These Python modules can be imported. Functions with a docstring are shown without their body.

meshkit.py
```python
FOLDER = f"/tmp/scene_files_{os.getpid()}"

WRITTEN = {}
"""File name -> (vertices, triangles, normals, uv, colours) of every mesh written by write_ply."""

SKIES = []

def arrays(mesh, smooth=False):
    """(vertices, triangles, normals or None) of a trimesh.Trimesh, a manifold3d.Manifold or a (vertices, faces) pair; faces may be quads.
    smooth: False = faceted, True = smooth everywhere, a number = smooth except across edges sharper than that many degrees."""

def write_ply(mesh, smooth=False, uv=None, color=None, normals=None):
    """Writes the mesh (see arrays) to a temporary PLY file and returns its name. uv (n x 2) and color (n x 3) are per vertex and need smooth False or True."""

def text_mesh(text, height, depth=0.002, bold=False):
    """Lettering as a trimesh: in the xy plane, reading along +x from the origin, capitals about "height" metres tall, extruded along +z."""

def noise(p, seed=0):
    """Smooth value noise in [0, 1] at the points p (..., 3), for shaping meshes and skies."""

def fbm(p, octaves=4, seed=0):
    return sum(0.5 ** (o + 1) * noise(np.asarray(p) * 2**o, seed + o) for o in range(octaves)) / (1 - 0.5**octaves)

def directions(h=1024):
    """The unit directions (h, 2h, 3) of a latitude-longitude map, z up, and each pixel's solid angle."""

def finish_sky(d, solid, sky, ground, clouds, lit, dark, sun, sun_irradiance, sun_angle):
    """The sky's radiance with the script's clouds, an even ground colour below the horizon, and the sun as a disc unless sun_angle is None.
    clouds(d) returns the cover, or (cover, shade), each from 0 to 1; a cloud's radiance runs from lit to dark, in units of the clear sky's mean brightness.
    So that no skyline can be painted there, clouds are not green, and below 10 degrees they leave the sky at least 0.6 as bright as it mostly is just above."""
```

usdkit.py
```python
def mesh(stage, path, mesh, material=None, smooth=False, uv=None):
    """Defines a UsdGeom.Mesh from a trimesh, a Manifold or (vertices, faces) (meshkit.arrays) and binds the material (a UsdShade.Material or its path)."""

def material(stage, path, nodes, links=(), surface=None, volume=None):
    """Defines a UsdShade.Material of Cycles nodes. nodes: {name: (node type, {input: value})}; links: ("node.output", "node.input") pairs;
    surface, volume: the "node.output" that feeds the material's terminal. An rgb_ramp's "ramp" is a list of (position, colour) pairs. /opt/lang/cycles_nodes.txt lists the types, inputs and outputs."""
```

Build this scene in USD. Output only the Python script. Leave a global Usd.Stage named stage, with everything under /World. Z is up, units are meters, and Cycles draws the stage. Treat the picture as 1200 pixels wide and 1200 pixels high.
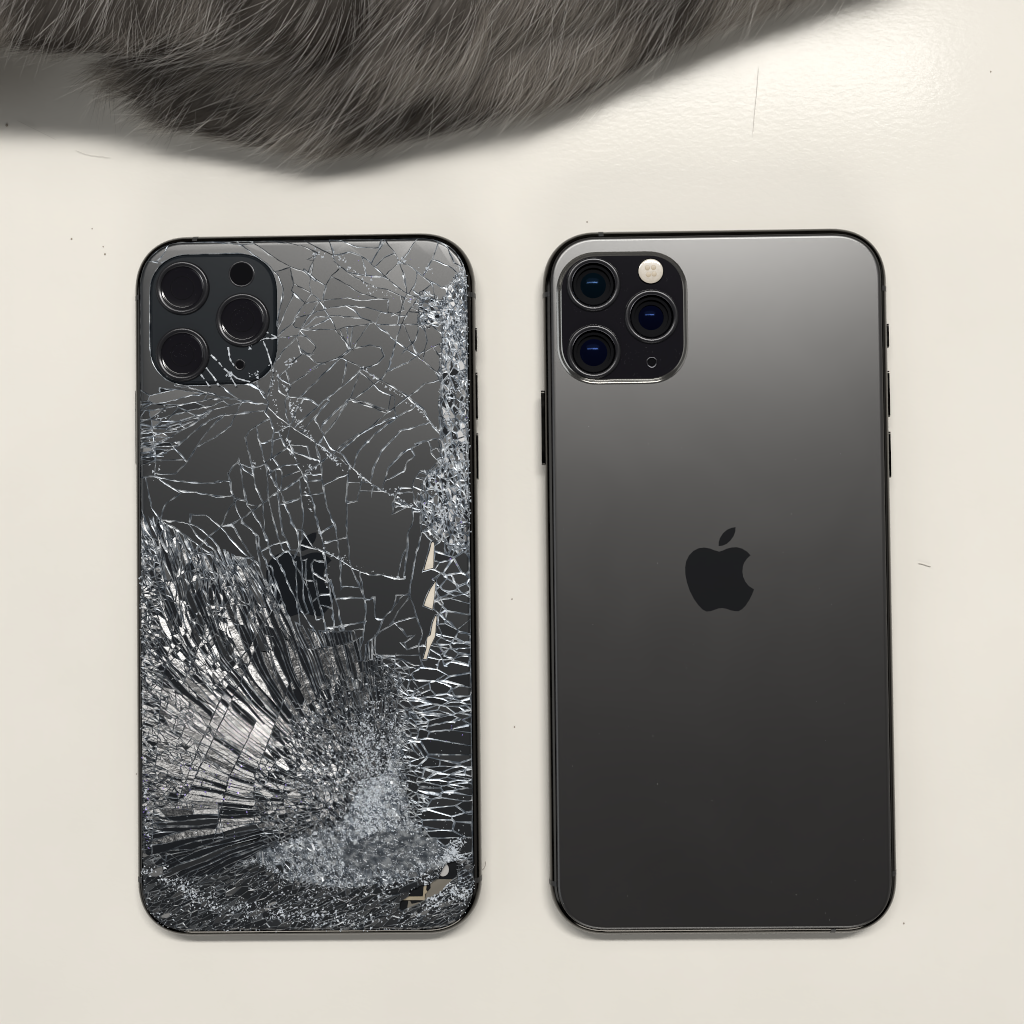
import math, random
import numpy as np, trimesh, manifold3d, shapely
import mapbox_earcut as earcut
from scipy.spatial import Voronoi, cKDTree
from shapely.geometry import Polygon, LineString, Point, box as sbox
from shapely.ops import unary_union, polygonize, split
from pxr import Usd, UsdGeom, UsdLux, UsdShade, Gf, Sdf, Vt
import usdkit, meshkit

rng = np.random.default_rng(7)
random.seed(7)
stage = Usd.Stage.CreateInMemory()
UsdGeom.Xform.Define(stage, '/World')
UsdGeom.Scope.Define(stage, '/World/Looks')
T = Sdf.ValueTypeNames

# ------------------------------------------------------------------ camera
CAM_H, FOC, PITCH, ROLL = 0.30, 1531.6, 0.0233, 0.0170      # metres, pixels of the 1200 px frame, radians
cp, sp, cr, sr = math.cos(PITCH), math.sin(PITCH), math.cos(ROLL), math.sin(ROLL)
CAM_R = np.array([[1, 0, 0], [0, cp, -sp], [0, sp, cp]]) @ np.array([[cr, 0, sr], [0, 1, 0], [-sr, 0, cr]])
CAM_C = np.array([0, 0, CAM_H])
cam = UsdGeom.Camera.Define(stage, '/World/camera')
cam.CreateHorizontalApertureAttr(36.0); cam.CreateVerticalApertureAttr(36.0)
cam.CreateFocalLengthAttr(36.0 * FOC / 1200); cam.CreateClippingRangeAttr((0.01, 100.0))
cam.CreateExposureAttr(-0.19)
m4 = np.eye(4); m4[:3, :3] = CAM_R; m4[:3, 3] = CAM_C
cam.AddTransformOp().Set(Gf.Matrix4d(m4.T.tolist()))


def hit(px, py, z=0.0):
    """World point at height z seen at a place of the photograph: used once, to survey where things stand."""
    px, py = np.asarray(px, float), np.asarray(py, float)
    d = np.stack([px - 600, 600 - py, np.full_like(px, -FOC)], -1) @ CAM_R.T
    return CAM_C + d * ((z - CAM_H) / d[..., 2])[..., None]


# ------------------------------------------------------------------ pendant lamp and added fill lights
def rect_light(name, pos, target, w, h, rad, color):
    l = UsdLux.RectLight.Define(stage, '/World/' + name)
    l.CreateWidthAttr(w); l.CreateHeightAttr(h); l.CreateIntensityAttr(rad); l.CreateColorAttr(Gf.Vec3f(*color)); l.CreateNormalizeAttr(False)
    z = np.array(pos, float) - np.array(target, float); z /= np.linalg.norm(z)
    x = np.cross([0, 0, 1.0], z) if abs(z[2]) < 0.999 else np.array([1.0, 0, 0]); x /= np.linalg.norm(x)
    y = np.cross(z, x)
    m = np.eye(4); m[:3, 0], m[:3, 1], m[:3, 2], m[:3, 3] = x, y, z, pos
    l.AddTransformOp().Set(Gf.Matrix4d(m.T.tolist()))
    return l


LAMP_X, LAMP_Y, LAMP_Z = (-0.52, 0.48), 0.572, 1.25
LAMP_MID = 0.02
rect_light('pendant_lamp', ((LAMP_MID + LAMP_X[1]) / 2, LAMP_Y, LAMP_Z), ((LAMP_MID + LAMP_X[1]) / 2, 0.10, 0.0), LAMP_X[1] - LAMP_MID, 0.10, 86.0, (1.0, 0.975, 0.935))
rect_light('pendant_lamp_001', ((LAMP_MID + LAMP_X[0]) / 2, LAMP_Y, LAMP_Z), ((LAMP_MID + LAMP_X[0]) / 2, 0.10, 0.0), LAMP_MID - LAMP_X[0], 0.10, 42.0, (1.0, 0.975, 0.935))
rect_light('overhead_fill', (0.0, 1.05, 1.7), (0, 0.05, 0), 1.7, 0.7, 1.7, (1.0, 0.98, 0.94))  # soft panel added overhead to lighten the shadow strips below the phones
rect_light('left_fill', (-1.6, -0.35, 1.0), (0, -0.1, 0), 1.6, 1.3, 1.25, (0.95, 0.98, 1.0))  # unseen fill panel added on the left for table and edges
rect_light('front_fill', (0.1, -1.6, 0.65), (0, 0, 0), 1.3, 0.28, 9.0, (1.0, 0.97, 0.92))  # unseen low panel added in front for fill and the rim highlight
rect_light('right_fill', (1.7, -0.1, 0.9), (0, 0, 0), 1.8, 1.2, 0.4, (1.0, 0.98, 0.95))  # dim fill panel added on the right to help light the table

# ------------------------------------------------------------------ helpers
counts = {}


def numbered(path):
    k = counts.get(path, 0); counts[path] = k + 1
    return path if k == 0 else f'{path}_{k:03d}'


def thing(name, label, cat, loc=(0, 0, 0), rz=0.0, group=None):
    x = UsdGeom.Xform.Define(stage, numbered('/World/' + name))
    x.AddTranslateOp().Set(Gf.Vec3d(*map(float, loc))); x.AddRotateZOp().Set(math.degrees(rz))
    return tag(x.GetPrim(), label, cat, group)


def tag(p, label=None, cat=None, group=None, kind=None):
    for k, v in (('label', label), ('category', cat), ('group', group), ('kind', kind)):
        if v:
            p.SetCustomDataByKey(k, v)
    return p


def part(name, mesh, mat, parent=None, smooth=False, label=None, kind=None, prim=None, normals=None):
    path = numbered((str(parent.GetPath()) if parent else '/World') + '/' + name)
    m = usdkit.mesh(stage, path, mesh, mat, smooth)
    if prim is not None:
        UsdGeom.PrimvarsAPI(m).CreatePrimvar('tone', T.Color3fArray, 'vertex').Set(Vt.Vec3fArray.FromNumpy(np.asarray(prim, np.float32)))
    if normals is not None:
        m.CreateNormalsAttr(Vt.Vec3fArray.FromNumpy(np.asarray(normals, np.float32))); m.SetNormalsInterpolation('vertex')
    tag(m.GetPrim(), label, None, None, kind)
    return m.GetPrim()


def mat(name, nodes, links=(), surface='p.BSDF'):
    return usdkit.material(stage, '/World/Looks/' + name, nodes, links, surface=surface)


def plain(name, col, rough, metal=0.0, spec=0.5, **kw):
    return mat(name, {'p': ('principled_bsdf', {'base_color': col, 'roughness': rough, 'metallic': metal, 'specular_ior_level': spec, **kw})})


MM = 0.001
# ------------------------------------------------------------------ materials
M = {}
M['table'] = mat('table_lacquer', {
    'g': ('geometry', {}), 'n': ('noise_texture', {'scale': 760.0, 'detail': 2.0, 'roughness': 0.55, 'distortion': 0.4}),
    'map': ('mapping', {'scale': (0.75, 1.25, 1.0)}),
    'n2': ('noise_texture', {'scale': 14.0, 'detail': 5.0, 'roughness': 0.6}),
    'cr': ('rgb_ramp', {'ramp': [(0.3, (0.735, 0.712, 0.66)), (0.7, (0.78, 0.753, 0.70))]}),
    'b': ('bump', {'strength': 0.22, 'distance': 0.0001}),
    'p': ('principled_bsdf', {'roughness': 0.125, 'specular_ior_level': 0.045})},
    [('g.position', 'map.vector'), ('map.vector', 'n.vector'), ('g.position', 'n2.vector'), ('n2.fac', 'cr.fac'), ('cr.color', 'p.base_color'),
     ('n.fac', 'b.height'), ('b.normal', 'p.normal')])
M['steel'] = mat('dark_polished_steel', {
    'g': ('geometry', {}), 'n': ('noise_texture', {'scale': 400.0, 'detail': 3.0}),
    'r': ('map_range', {'from_min': 0.3, 'from_max': 0.8, 'to_min': 0.10, 'to_max': 0.2}),
    'p': ('principled_bsdf', {'base_color': (0.055, 0.052, 0.048), 'metallic': 1.0})},
    [('g.position', 'n.vector'), ('n.fac', 'r.value'), ('r.result', 'p.roughness')])
FROST = {'base_color': (0.0135, 0.0128, 0.0132), 'roughness': 0.33, 'ior': 1.87, 'specular_ior_level': 0.5}
M['frost'] = mat('frosted_grey_glass', {
    'g': ('geometry', {}), 'n': ('noise_texture', {'scale': 9000.0, 'detail': 1.0}),
    'n2': ('noise_texture', {'scale': 38.0, 'detail': 4.0, 'distortion': 0.8}), 'r': ('map_range', {'from_min': 0.3, 'from_max': 0.75, 'to_min': 0.315, 'to_max': 0.335}),
    'b': ('bump', {'strength': 0.08, 'distance': 0.00002}), 'p': ('principled_bsdf', FROST)},
    [('g.position', 'n.vector'), ('n.fac', 'b.height'), ('b.normal', 'p.normal'), ('g.position', 'n2.vector'), ('n2.fac', 'r.value'), ('r.result', 'p.roughness')])
M['logo'] = plain('polished_black_logo', (0.010, 0.0105, 0.012), 0.22, 0, 0.18)
M['rim'] = plain('glossy_graphite_rim', (0.42, 0.415, 0.40), 0.16, 0.9, 0.5)
M['gloss_black'] = mat('glossy_black_glass', {
    'g': ('geometry', {}), 'v': ('voronoi_texture', {'scale': 2600.0, 'randomness': 1.0}), 'n': ('noise_texture', {'scale': 300.0, 'detail': 4.0}),
    'd': ('math', {'math_type': 'less_than', 'value2': 0.10}), 'k': ('math', {'math_type': 'greater_than', 'value2': 0.58}), 'm': ('math', {'math_type': 'multiply'}),
    'c': ('mix_color', {'a': (0.008, 0.0075, 0.010), 'b': (0.10, 0.10, 0.11)}),
    'p': ('principled_bsdf', {'roughness': 0.09, 'specular_ior_level': 0.4})},
    [('g.position', 'v.vector'), ('g.position', 'n.vector'), ('v.distance', 'd.value1'), ('n.fac', 'k.value1'), ('d.value', 'm.value1'), ('k.value', 'm.value2'), ('m.value', 'c.fac'), ('c.result', 'p.base_color')])
M['ring'] = plain('dark_lens_ring', (0.02, 0.02, 0.023), 0.2, 0.3, 0.35)
M['ring_edge'] = plain('bright_lens_edge', (0.032, 0.032, 0.036), 0.22, 1.0)
M['barrel'] = plain('lens_barrel', (0.0025, 0.0025, 0.0035), 0.55, 0, 0.06)
M['lens_blue'] = plain('coated_lens_blue', (0.002, 0.003, 0.012), 0.09, 0, 0.10, specular_tint=(0.16, 0.32, 1.0))
M['lens_teal'] = plain('coated_lens_teal', (0.002, 0.006, 0.010), 0.09, 0, 0.10, specular_tint=(0.22, 0.45, 1.0))
M['cover'] = mat('lens_cover_glass', {'f': ('fresnel', {'IOR': 1.5}), 't': ('transparent_bsdf', {'color': (0.93, 0.94, 0.96)}), 'g': ('glossy_bsdf', {'color': (0.35, 0.36, 0.42), 'roughness': 0.02}), 'm': ('mix_closure', {})},
                 [('f.fac', 'm.fac'), ('t.BSDF', 'm.closure1'), ('g.BSDF', 'm.closure2')], surface='m.closure')
M['flash'] = mat('flash_diffuser', {'g': ('geometry', {}), 'n': ('noise_texture', {'scale': 1500.0}), 'c': ('mix_color', {'a': (0.40, 0.355, 0.29), 'b': (0.58, 0.535, 0.47)}),
                 'p': ('principled_bsdf', {'roughness': 0.35, 'coat_weight': 0.5})}, [('g.position', 'n.vector'), ('n.fac', 'c.fac'), ('c.result', 'p.base_color')])
M['flash_led'] = plain('flash_led', (0.42, 0.35, 0.255), 0.4)
M['band'] = plain('antenna_plastic', (0.022, 0.022, 0.023), 0.45)
M['dark'] = plain('black_interior', (0.004, 0.004, 0.005), 0.8, 0, 0.03)
M['bump_dark'] = plain('dull_dark_camera_plate', (0.012, 0.015, 0.0185), 0.32, 0, 0.10)
M['under'] = plain('dark_backing', (0.007, 0.008, 0.0095), 0.6, 0, 0.12)
M['cream'] = plain('cream_backing', (0.66, 0.60, 0.51), 0.6)
M['disc'] = plain('pale_grey_metal', (0.42, 0.41, 0.40), 0.5)
M['bracket'] = plain('tan_metal', (0.42, 0.36, 0.26), 0.4, 0.3)
M['plate'] = plain('brown_grey_plate', (0.16, 0.145, 0.12), 0.5)
M['rubber'] = plain('black_rubber', (0.01, 0.01, 0.01), 0.7)
M['speck'] = plain('dark_speck', (0.32, 0.28, 0.23), 0.8)
M['dust'] = plain('pale_dust', (0.30, 0.30, 0.295), 0.9, 0, 0.2)
# shattered glass: 'tone' marks which faces are fractured (r), which shards came loose from their backing (g) and where the logo's print lies (b)
M['shard'] = mat('shattered_back_glass', {
    'a': ('attribute', {'attribute': 'tone'}), 's': ('separate_color', {}),
    'g': ('geometry', {}), 'n': ('noise_texture', {'scale': 700.0, 'detail': 3.0}),
    'ink': ('mix_color', {'a': (0.0075, 0.009, 0.0112), 'b': (0.006, 0.0075, 0.010)}),
    'inks': ('map_range', {'from_min': 0.0, 'from_max': 1.0, 'to_min': 0.5, 'to_max': 0.06}),
    'top': ('principled_bsdf', {'roughness': 0.325, 'ior': 1.72}),
    'loose': ('principled_bsdf', {'base_color': (0.012, 0.0135, 0.016), 'roughness': 0.2, 'ior': 1.5}),
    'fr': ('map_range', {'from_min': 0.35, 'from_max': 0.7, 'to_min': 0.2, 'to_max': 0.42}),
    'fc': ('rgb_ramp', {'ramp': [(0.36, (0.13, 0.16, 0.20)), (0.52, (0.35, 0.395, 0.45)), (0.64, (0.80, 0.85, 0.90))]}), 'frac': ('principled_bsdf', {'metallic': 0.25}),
    'nb': ('noise_texture', {'scale': 520.0, 'detail': 3.0, 'roughness': 0.6}), 'lb': ('bump', {'strength': 0.3, 'distance': 0.0003}),
    'm1': ('mix_closure', {}), 'm2': ('mix_closure', {})},
    [('a.color', 's.color'), ('s.b', 'ink.fac'), ('s.b', 'inks.value'), ('ink.result', 'top.base_color'), ('inks.result', 'top.specular_ior_level'),
     ('g.position', 'n.vector'), ('n.fac', 'fr.value'), ('fr.result', 'frac.roughness'), ('n.fac', 'fc.fac'), ('fc.color', 'frac.base_color'),
     ('g.position', 'nb.vector'), ('nb.fac', 'lb.height'), ('lb.normal', 'loose.normal'),
     ('s.g', 'm1.fac'), ('top.BSDF', 'm1.closure1'), ('loose.BSDF', 'm1.closure2'),
     ('s.r', 'm2.fac'), ('m1.closure', 'm2.closure1'), ('frac.BSDF', 'm2.closure2')], surface='m2.closure')
M['chip'] = mat('glass_chips', {
    'g': ('geometry', {}),
    'cr': ('rgb_ramp', {'ramp': [(0.0, (0.70, 0.75, 0.81)), (0.5, (0.88, 0.91, 0.95)), (0.93, (0.96, 0.965, 0.97)), (0.94, (0.42, 0.36, 0.85)), (0.985, (0.4, 0.55, 0.9)), (1.0, (0.8, 0.8, 0.8))]}),  # upper stops put violet and blue glints into the colour of a few chips
    'p': ('principled_bsdf', {'roughness': 0.3, 'specular_ior_level': 0.8}), 't': ('translucent_bsdf', {}), 'm': ('mix_closure', {'fac': 0.3})},
    [('g.random_per_island', 'cr.fac'), ('cr.color', 'p.base_color'), ('cr.color', 't.color'), ('p.BSDF', 'm.closure1'), ('t.BSDF', 'm.closure2')], surface='m.closure')


def fur_mat(name, root, mid, tip):
    return mat(name, {'h': ('hair_info', {}), 'cr': ('rgb_ramp', {'ramp': [(0.0, root), (0.45, mid), (1.0, tip)]}),
                      'p': ('principled_bsdf', {'roughness': 0.5, 'specular_ior_level': 0.35}), 't': ('translucent_bsdf', {}), 'm': ('mix_closure', {'fac': 0.35})},
               [('h.intercept', 'cr.fac'), ('cr.color', 'p.base_color'), ('cr.color', 't.color'), ('p.BSDF', 'm.closure1'), ('t.BSDF', 'm.closure2')], surface='m.closure')


M['fur_dark'] = fur_mat('dark_fur', (0.085, 0.073, 0.063), (0.36, 0.325, 0.285), (0.74, 0.70, 0.635))
M['fur_grey'] = fur_mat('grey_fur', (0.33, 0.30, 0.265), (0.88, 0.845, 0.785), (0.98, 0.965, 0.925))
M['fur_light'] = fur_mat('pale_guard_hair', (0.60, 0.575, 0.545), (0.97, 0.96, 0.93), (0.99, 0.985, 0.97))
M['skin'] = plain('undercoat', (0.13, 0.118, 0.106), 0.9, 0, 0.1)
M['loose_hair'] = plain('loose_hair', (0.46, 0.43, 0.39), 0.5)

# ------------------------------------------------------------------ table
tb = trimesh.creation.box((1.5, 1.1, 0.03)); tb.apply_translation((0, 0.05, -0.015))
tag(part('table_top', tb, M['table']), 'glossy cream white table top with fine orange peel texture', None, None, 'structure')

# ------------------------------------------------------------------ phones: shared geometry (phone coordinates in millimetres, back up, top of the phone towards +y)
PW, PL, PR, PN = 77.5, 158.0, 12.6, 2.25


def outline(d, w=PW, l=PL, r=PR, n=PN, seg=20):
    """Rounded rectangle moved inwards by d."""
    pts, nor = [], []
    for k, (sx, sy) in enumerate(((1, 1), (-1, 1), (-1, -1), (1, -1))):
        t = np.linspace(0, math.pi / 2, seg)
        c, s = np.cos(t) ** (2 / n), np.sin(t) ** (2 / n)
        nx, ny = np.cos(t) ** (2 - 2 / n), np.sin(t) ** (2 - 2 / n)
        q = np.hypot(nx, ny); nx, ny = nx / q, ny / q
        x, y = (w / 2 - r + r * c) * sx, (l / 2 - r + r * s) * sy
        nx, ny = nx * sx, ny * sy
        if sx * sy < 0:
            x, y, nx, ny = x[::-1], y[::-1], nx[::-1], ny[::-1]
        pts += list(np.stack([x, y], 1)); nor += list(np.stack([nx, ny], 1))
    return np.array(pts) - d * np.array(nor)


def loft(profile, cap_top=False, cap_bottom=False, **kw):
    """Rings of the outline at (inset, z), joined; inset may be negative."""
    rings = [np.column_stack([outline(d, **kw), np.full(len(outline(d, **kw)), z)]) for d, z in profile]
    n = len(rings[0]); v = np.vstack(rings); f = []
    for k in range(len(rings) - 1):
        i = np.arange(n); j = (i + 1) % n; a = k * n
        f += [np.stack([a + i, a + j, a + n + j], 1), np.stack([a + i, a + n + j, a + n + i], 1)]
    if cap_top or cap_bottom:
        tri = earcut.triangulate_float64(rings[0][:, :2].copy(), np.array([n], np.uint32)).reshape(-1, 3)
        if cap_top:
            f.append(tri[:, ::-1] + (len(rings) - 1) * n if _cw(rings[-1], tri) else tri + (len(rings) - 1) * n)
        if cap_bottom:
            f.append(tri if _cw(rings[0], tri) else tri[:, ::-1])
    return trimesh.Trimesh(v, np.vstack(f), process=False)


def _cw(ring, tri):
    a, b, c = ring[tri[0]]
    return np.cross((b - a)[:2], (c - a)[:2]) < 0


def lathe(profile, seg=56, center=(0, 0), closed=False):
    p = np.array(profile, float); t = np.arange(seg) * 2 * math.pi / seg
    v = np.stack([p[:, None, 0] * np.cos(t) + center[0], p[:, None, 0] * np.sin(t) + center[1], np.broadcast_to(p[:, None, 1], (len(p), seg))], -1).reshape(-1, 3)
    f = []
    for k in range(len(p) - 1):
        i = np.arange(seg); j = (i + 1) % seg; a = k * seg
        f += [np.stack([a + i, a + j, a + seg + j], 1), np.stack([a + i, a + seg + j, a + seg + i], 1)]
    return trimesh.Trimesh(v, np.vstack(f), process=False)


def mm(m):
    m = m.copy(); m.apply_scale(MM); return m


def prism(poly, z0, z1, bevel=0.0):
    if bevel:
        inner = poly.buffer(-bevel, join_style=1)
        a = trimesh.creation.extrude_polygon(poly, z1 - z0 - bevel, engine='earcut'); a.apply_translation((0, 0, z0))
        b = trimesh.creation.extrude_polygon(inner, z1 - z0, engine='earcut'); b.apply_translation((0, 0, z0))
        return trimesh.util.concatenate([a, b])
    a = trimesh.creation.extrude_polygon(poly, z1 - z0, engine='earcut'); a.apply_translation((0, 0, z0)); return a


FRAME = [(2.6, 0.25), (1.7, 0.42), (1.05, 0.80), (0.55, 1.40), (0.20, 2.25), (0.03, 3.2), (0.0, 4.05), (0.03, 4.9), (0.18, 5.75), (0.46, 6.5), (0.85, 7.08), (1.25, 7.42), (1.60, 7.56), (1.66, 7.50), (1.68, 6.9)]
GLASS = [(1.74, 6.9), (1.74, 7.5), (1.80, 7.68), (1.94, 7.84), (2.12, 7.97), (2.32, 8.05), (2.52, 8.085), (2.72, 8.1)]
SURF_D, SURF_Z = np.array([g[0] for g in GLASS[1:]]), np.array([g[1] for g in GLASS[1:]])

LEFT = dict(pos=(-0.05128 - 0.0, -0.00909), rz=0.0119)
RIGHT = dict(pos=(0.04135, -0.00834), rz=0.0110)


def local(ph, px, py, z):
    """Place of the photograph at height z (mm) -> phone coordinates (mm)."""
    w = hit(px, py, z * MM)[..., :2] - np.array(ph['pos'])
    c, s = math.cos(ph['rz']), math.sin(ph['rz'])
    return np.stack([c * w[..., 0] + s * w[..., 1], -s * w[..., 0] + c * w[..., 1]], -1) / MM


def frame_slice(i0, i1, lift):
    """A short stretch of the frame's own surface, a hair proud of it (antenna lines)."""
    pr = FRAME[2:13]; rings = []
    for d, z in pr:
        o = outline(d - lift)
        rings.append(np.column_stack([o, np.full(len(o), z + (lift if z > 6 else 0))]))
    rings = np.array(rings)
    a, b = rings[:, i0] , rings[:, (i0 + 1) % rings.shape[1]]
    t0, t1 = i1
    p, q = a + (b - a) * t0, a + (b - a) * t1
    n = len(pr); v = np.vstack([p, q]); i = np.arange(n - 1)
    return trimesh.Trimesh(v, np.vstack([np.stack([i, n + i, n + i + 1], 1), np.stack([i, n + i + 1, i + 1], 1)]), process=False)


def straight_fraction(seg, coord):
    """Antenna lines lie on the straight sides: seg is which side, coord the place along it (mm)."""
    o = outline(0.0); k = {'top': 19, 'left': 39, 'bottom': 59, 'right': 79}[seg]
    a, b = o[k], o[(k + 1) % len(o)]
    ax = 0 if seg in ('top', 'bottom') else 1
    h = 0.55 / abs(b[ax] - a[ax]); t = (coord - a[ax]) / (b[ax] - a[ax])
    return k, (t - h, t + h)


def button(side, y0, y1, out):
    """A side button: a slim rounded bar standing out of the frame by OUT mm."""
    x0 = PW / 2 - 0.6
    poly = sbox(3.0, y0, 5.4, y1).buffer(-0.5).buffer(0.5)     # height of the bar along z, its length along y
    m = trimesh.creation.extrude_polygon(poly, out + 0.6, engine='earcut')
    mm_ = np.array([[0, 0, 1, x0], [0, 1, 0, 0], [-1, 0, 0, 8.2], [0, 0, 0, 1.0]]); m.apply_transform(mm_)
    if side < 0:
        m.apply_transform(np.diag([-1, 1, 1, 1.0])); m.invert()
    return m


def phone_base(root, ph):
    part('frame', mm(loft(FRAME)), M['steel'], root, smooth=40)
    part('front_glass', mm(loft([(6.0, 0.05), (2.7, 0.1), (2.55, 0.3), (2.62, 0.6), (2.62, 1.0)], cap_bottom=True, cap_top=True)), M['gloss_black'], root)


def bump_shape(ph, x0, y0, x1, y1):
    a, b = local(ph, x0, y1, 9.0), local(ph, x1, y0, 9.0)
    return (a + b) / 2, (b - a)


def place(m, c):
    m.apply_translation((c[0], c[1], 0)); return m


LOGO_PX = dict(
    body=[(616, 398), (640, 392), (670, 378), (705, 369), (740, 367), (780, 378), (812, 398), (838, 425), (812, 448), (793, 475), (783, 505), (780, 540), (785, 575), (800, 608), (825, 640), (862, 664), (848, 700), (828, 740), (803, 778), (780, 802), (755, 817), (728, 817), (700, 812), (670, 801), (640, 795), (612, 798), (585, 808), (555, 818), (528, 820), (500, 806), (470, 775), (438, 730), (410, 675), (390, 615), (379, 560), (377, 510), (385, 465), (405, 425), (435, 394), (470, 375), (510, 370), (550, 376), (585, 390)],
    leaf=[(732, 226), (730, 258), (718, 290), (697, 320), (668, 345), (640, 357), (613, 360), (613, 332), (622, 303), (643, 270), (672, 245), (703, 231)])


def smooth_loop(pts, n=4, corners=()):
    p = np.array(pts, float)
    for _ in range(2):
        q = np.roll(p, -1, 0); p = np.stack([0.75 * p + 0.25 * q, 0.25 * p + 0.75 * q], 1).reshape(-1, 2)
    return p


def logo_polys(ph, dx=0.0, dy=0.0):
    out = []
    for k in ('body', 'leaf'):
        p = np.array(LOGO_PX[k], float); px = 740 + p[:, 0] / 6 + dx; py = 580 + p[:, 1] / 6 + dy
        q = local(ph, px, py, 8.1)
        out.append(Polygon(q).buffer(0.12).buffer(-0.12).simplify(0.01))
    return out


def lens(root, ph, px, py, z0, ring_r, glass_r, intact, kind):
    c = local(ph, px, py, z0 + 0.6)
    R, r = ring_r, glass_r
    ring = part('lens_ring', mm(lathe([(R + 0.12, z0 - 0.05), (R + 0.03, z0 + 0.35), (R - 0.10, z0 + 0.62), (R - 0.30, z0 + 0.72), (r + 0.62, z0 + 0.72), (r + 0.40, z0 + 0.66), (r + 0.18, z0 + 0.58)], center=c)), M['ring'], root, smooth=50)
    part('lens_edge', mm(lathe([(r + 0.20, z0 + 0.50), (r + 0.17, z0 + 0.70), (r + 0.08, z0 + 0.72), (r + 0.0, z0 + 0.60), (r, z0 + 0.3)], center=c)), M['ring_edge'] if intact else M['ring'], ring, smooth=50)
    if intact:
        part('lens_barrel', mm(lathe([(r, z0 + 0.45), (r - 0.3, z0 - 0.2), (r - 0.9, z0 - 0.25), (r - 0.95, z0 - 0.9), (r - 1.9, z0 - 1.0), (r - 1.95, z0 - 1.5), (r - 2.6, z0 - 1.55), (r - 2.62, z0 - 2.2), (0.01, z0 - 2.3)], center=c)), M['barrel'], ring)
        rr = [r - 1.2, r - 1.9, r - 1.0][kind]; t = np.linspace(0, 1, 12)
        sag = [1.0, 0.75, 1.1][kind]
        part('lens_element', mm(lathe([(max(0.001, rr * s), z0 - 1.35 + sag * (1 - s * s)) for s in t[::-1]], center=c)), (M['lens_teal'], M['lens_blue'], M['lens_blue'])[kind], ring, smooth=True)
        part('lens_cover', mm(lathe([(r + 0.02, z0 + 0.46), (r * 0.5, z0 + 0.475), (0.001, z0 + 0.48)], center=c)), M['cover'], ring, smooth=True)
    else:
        part('lens_cover', mm(lathe([(r + 0.02, z0 + 0.42), (r - 0.25, z0 + 0.36), (r - 0.4, z0 + 0.25), (r * 0.45, z0 + 0.21), (0.001, z0 + 0.20)], center=c)), M['gloss_black'], ring, smooth=60)
        part('lens_inner_ring', mm(lathe([(2.75, z0 + 0.19), (2.68, z0 + 0.245), (2.55, z0 + 0.245), (2.45, z0 + 0.19)], center=c)), M['barrel'], ring, smooth=40)
    return c


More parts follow.
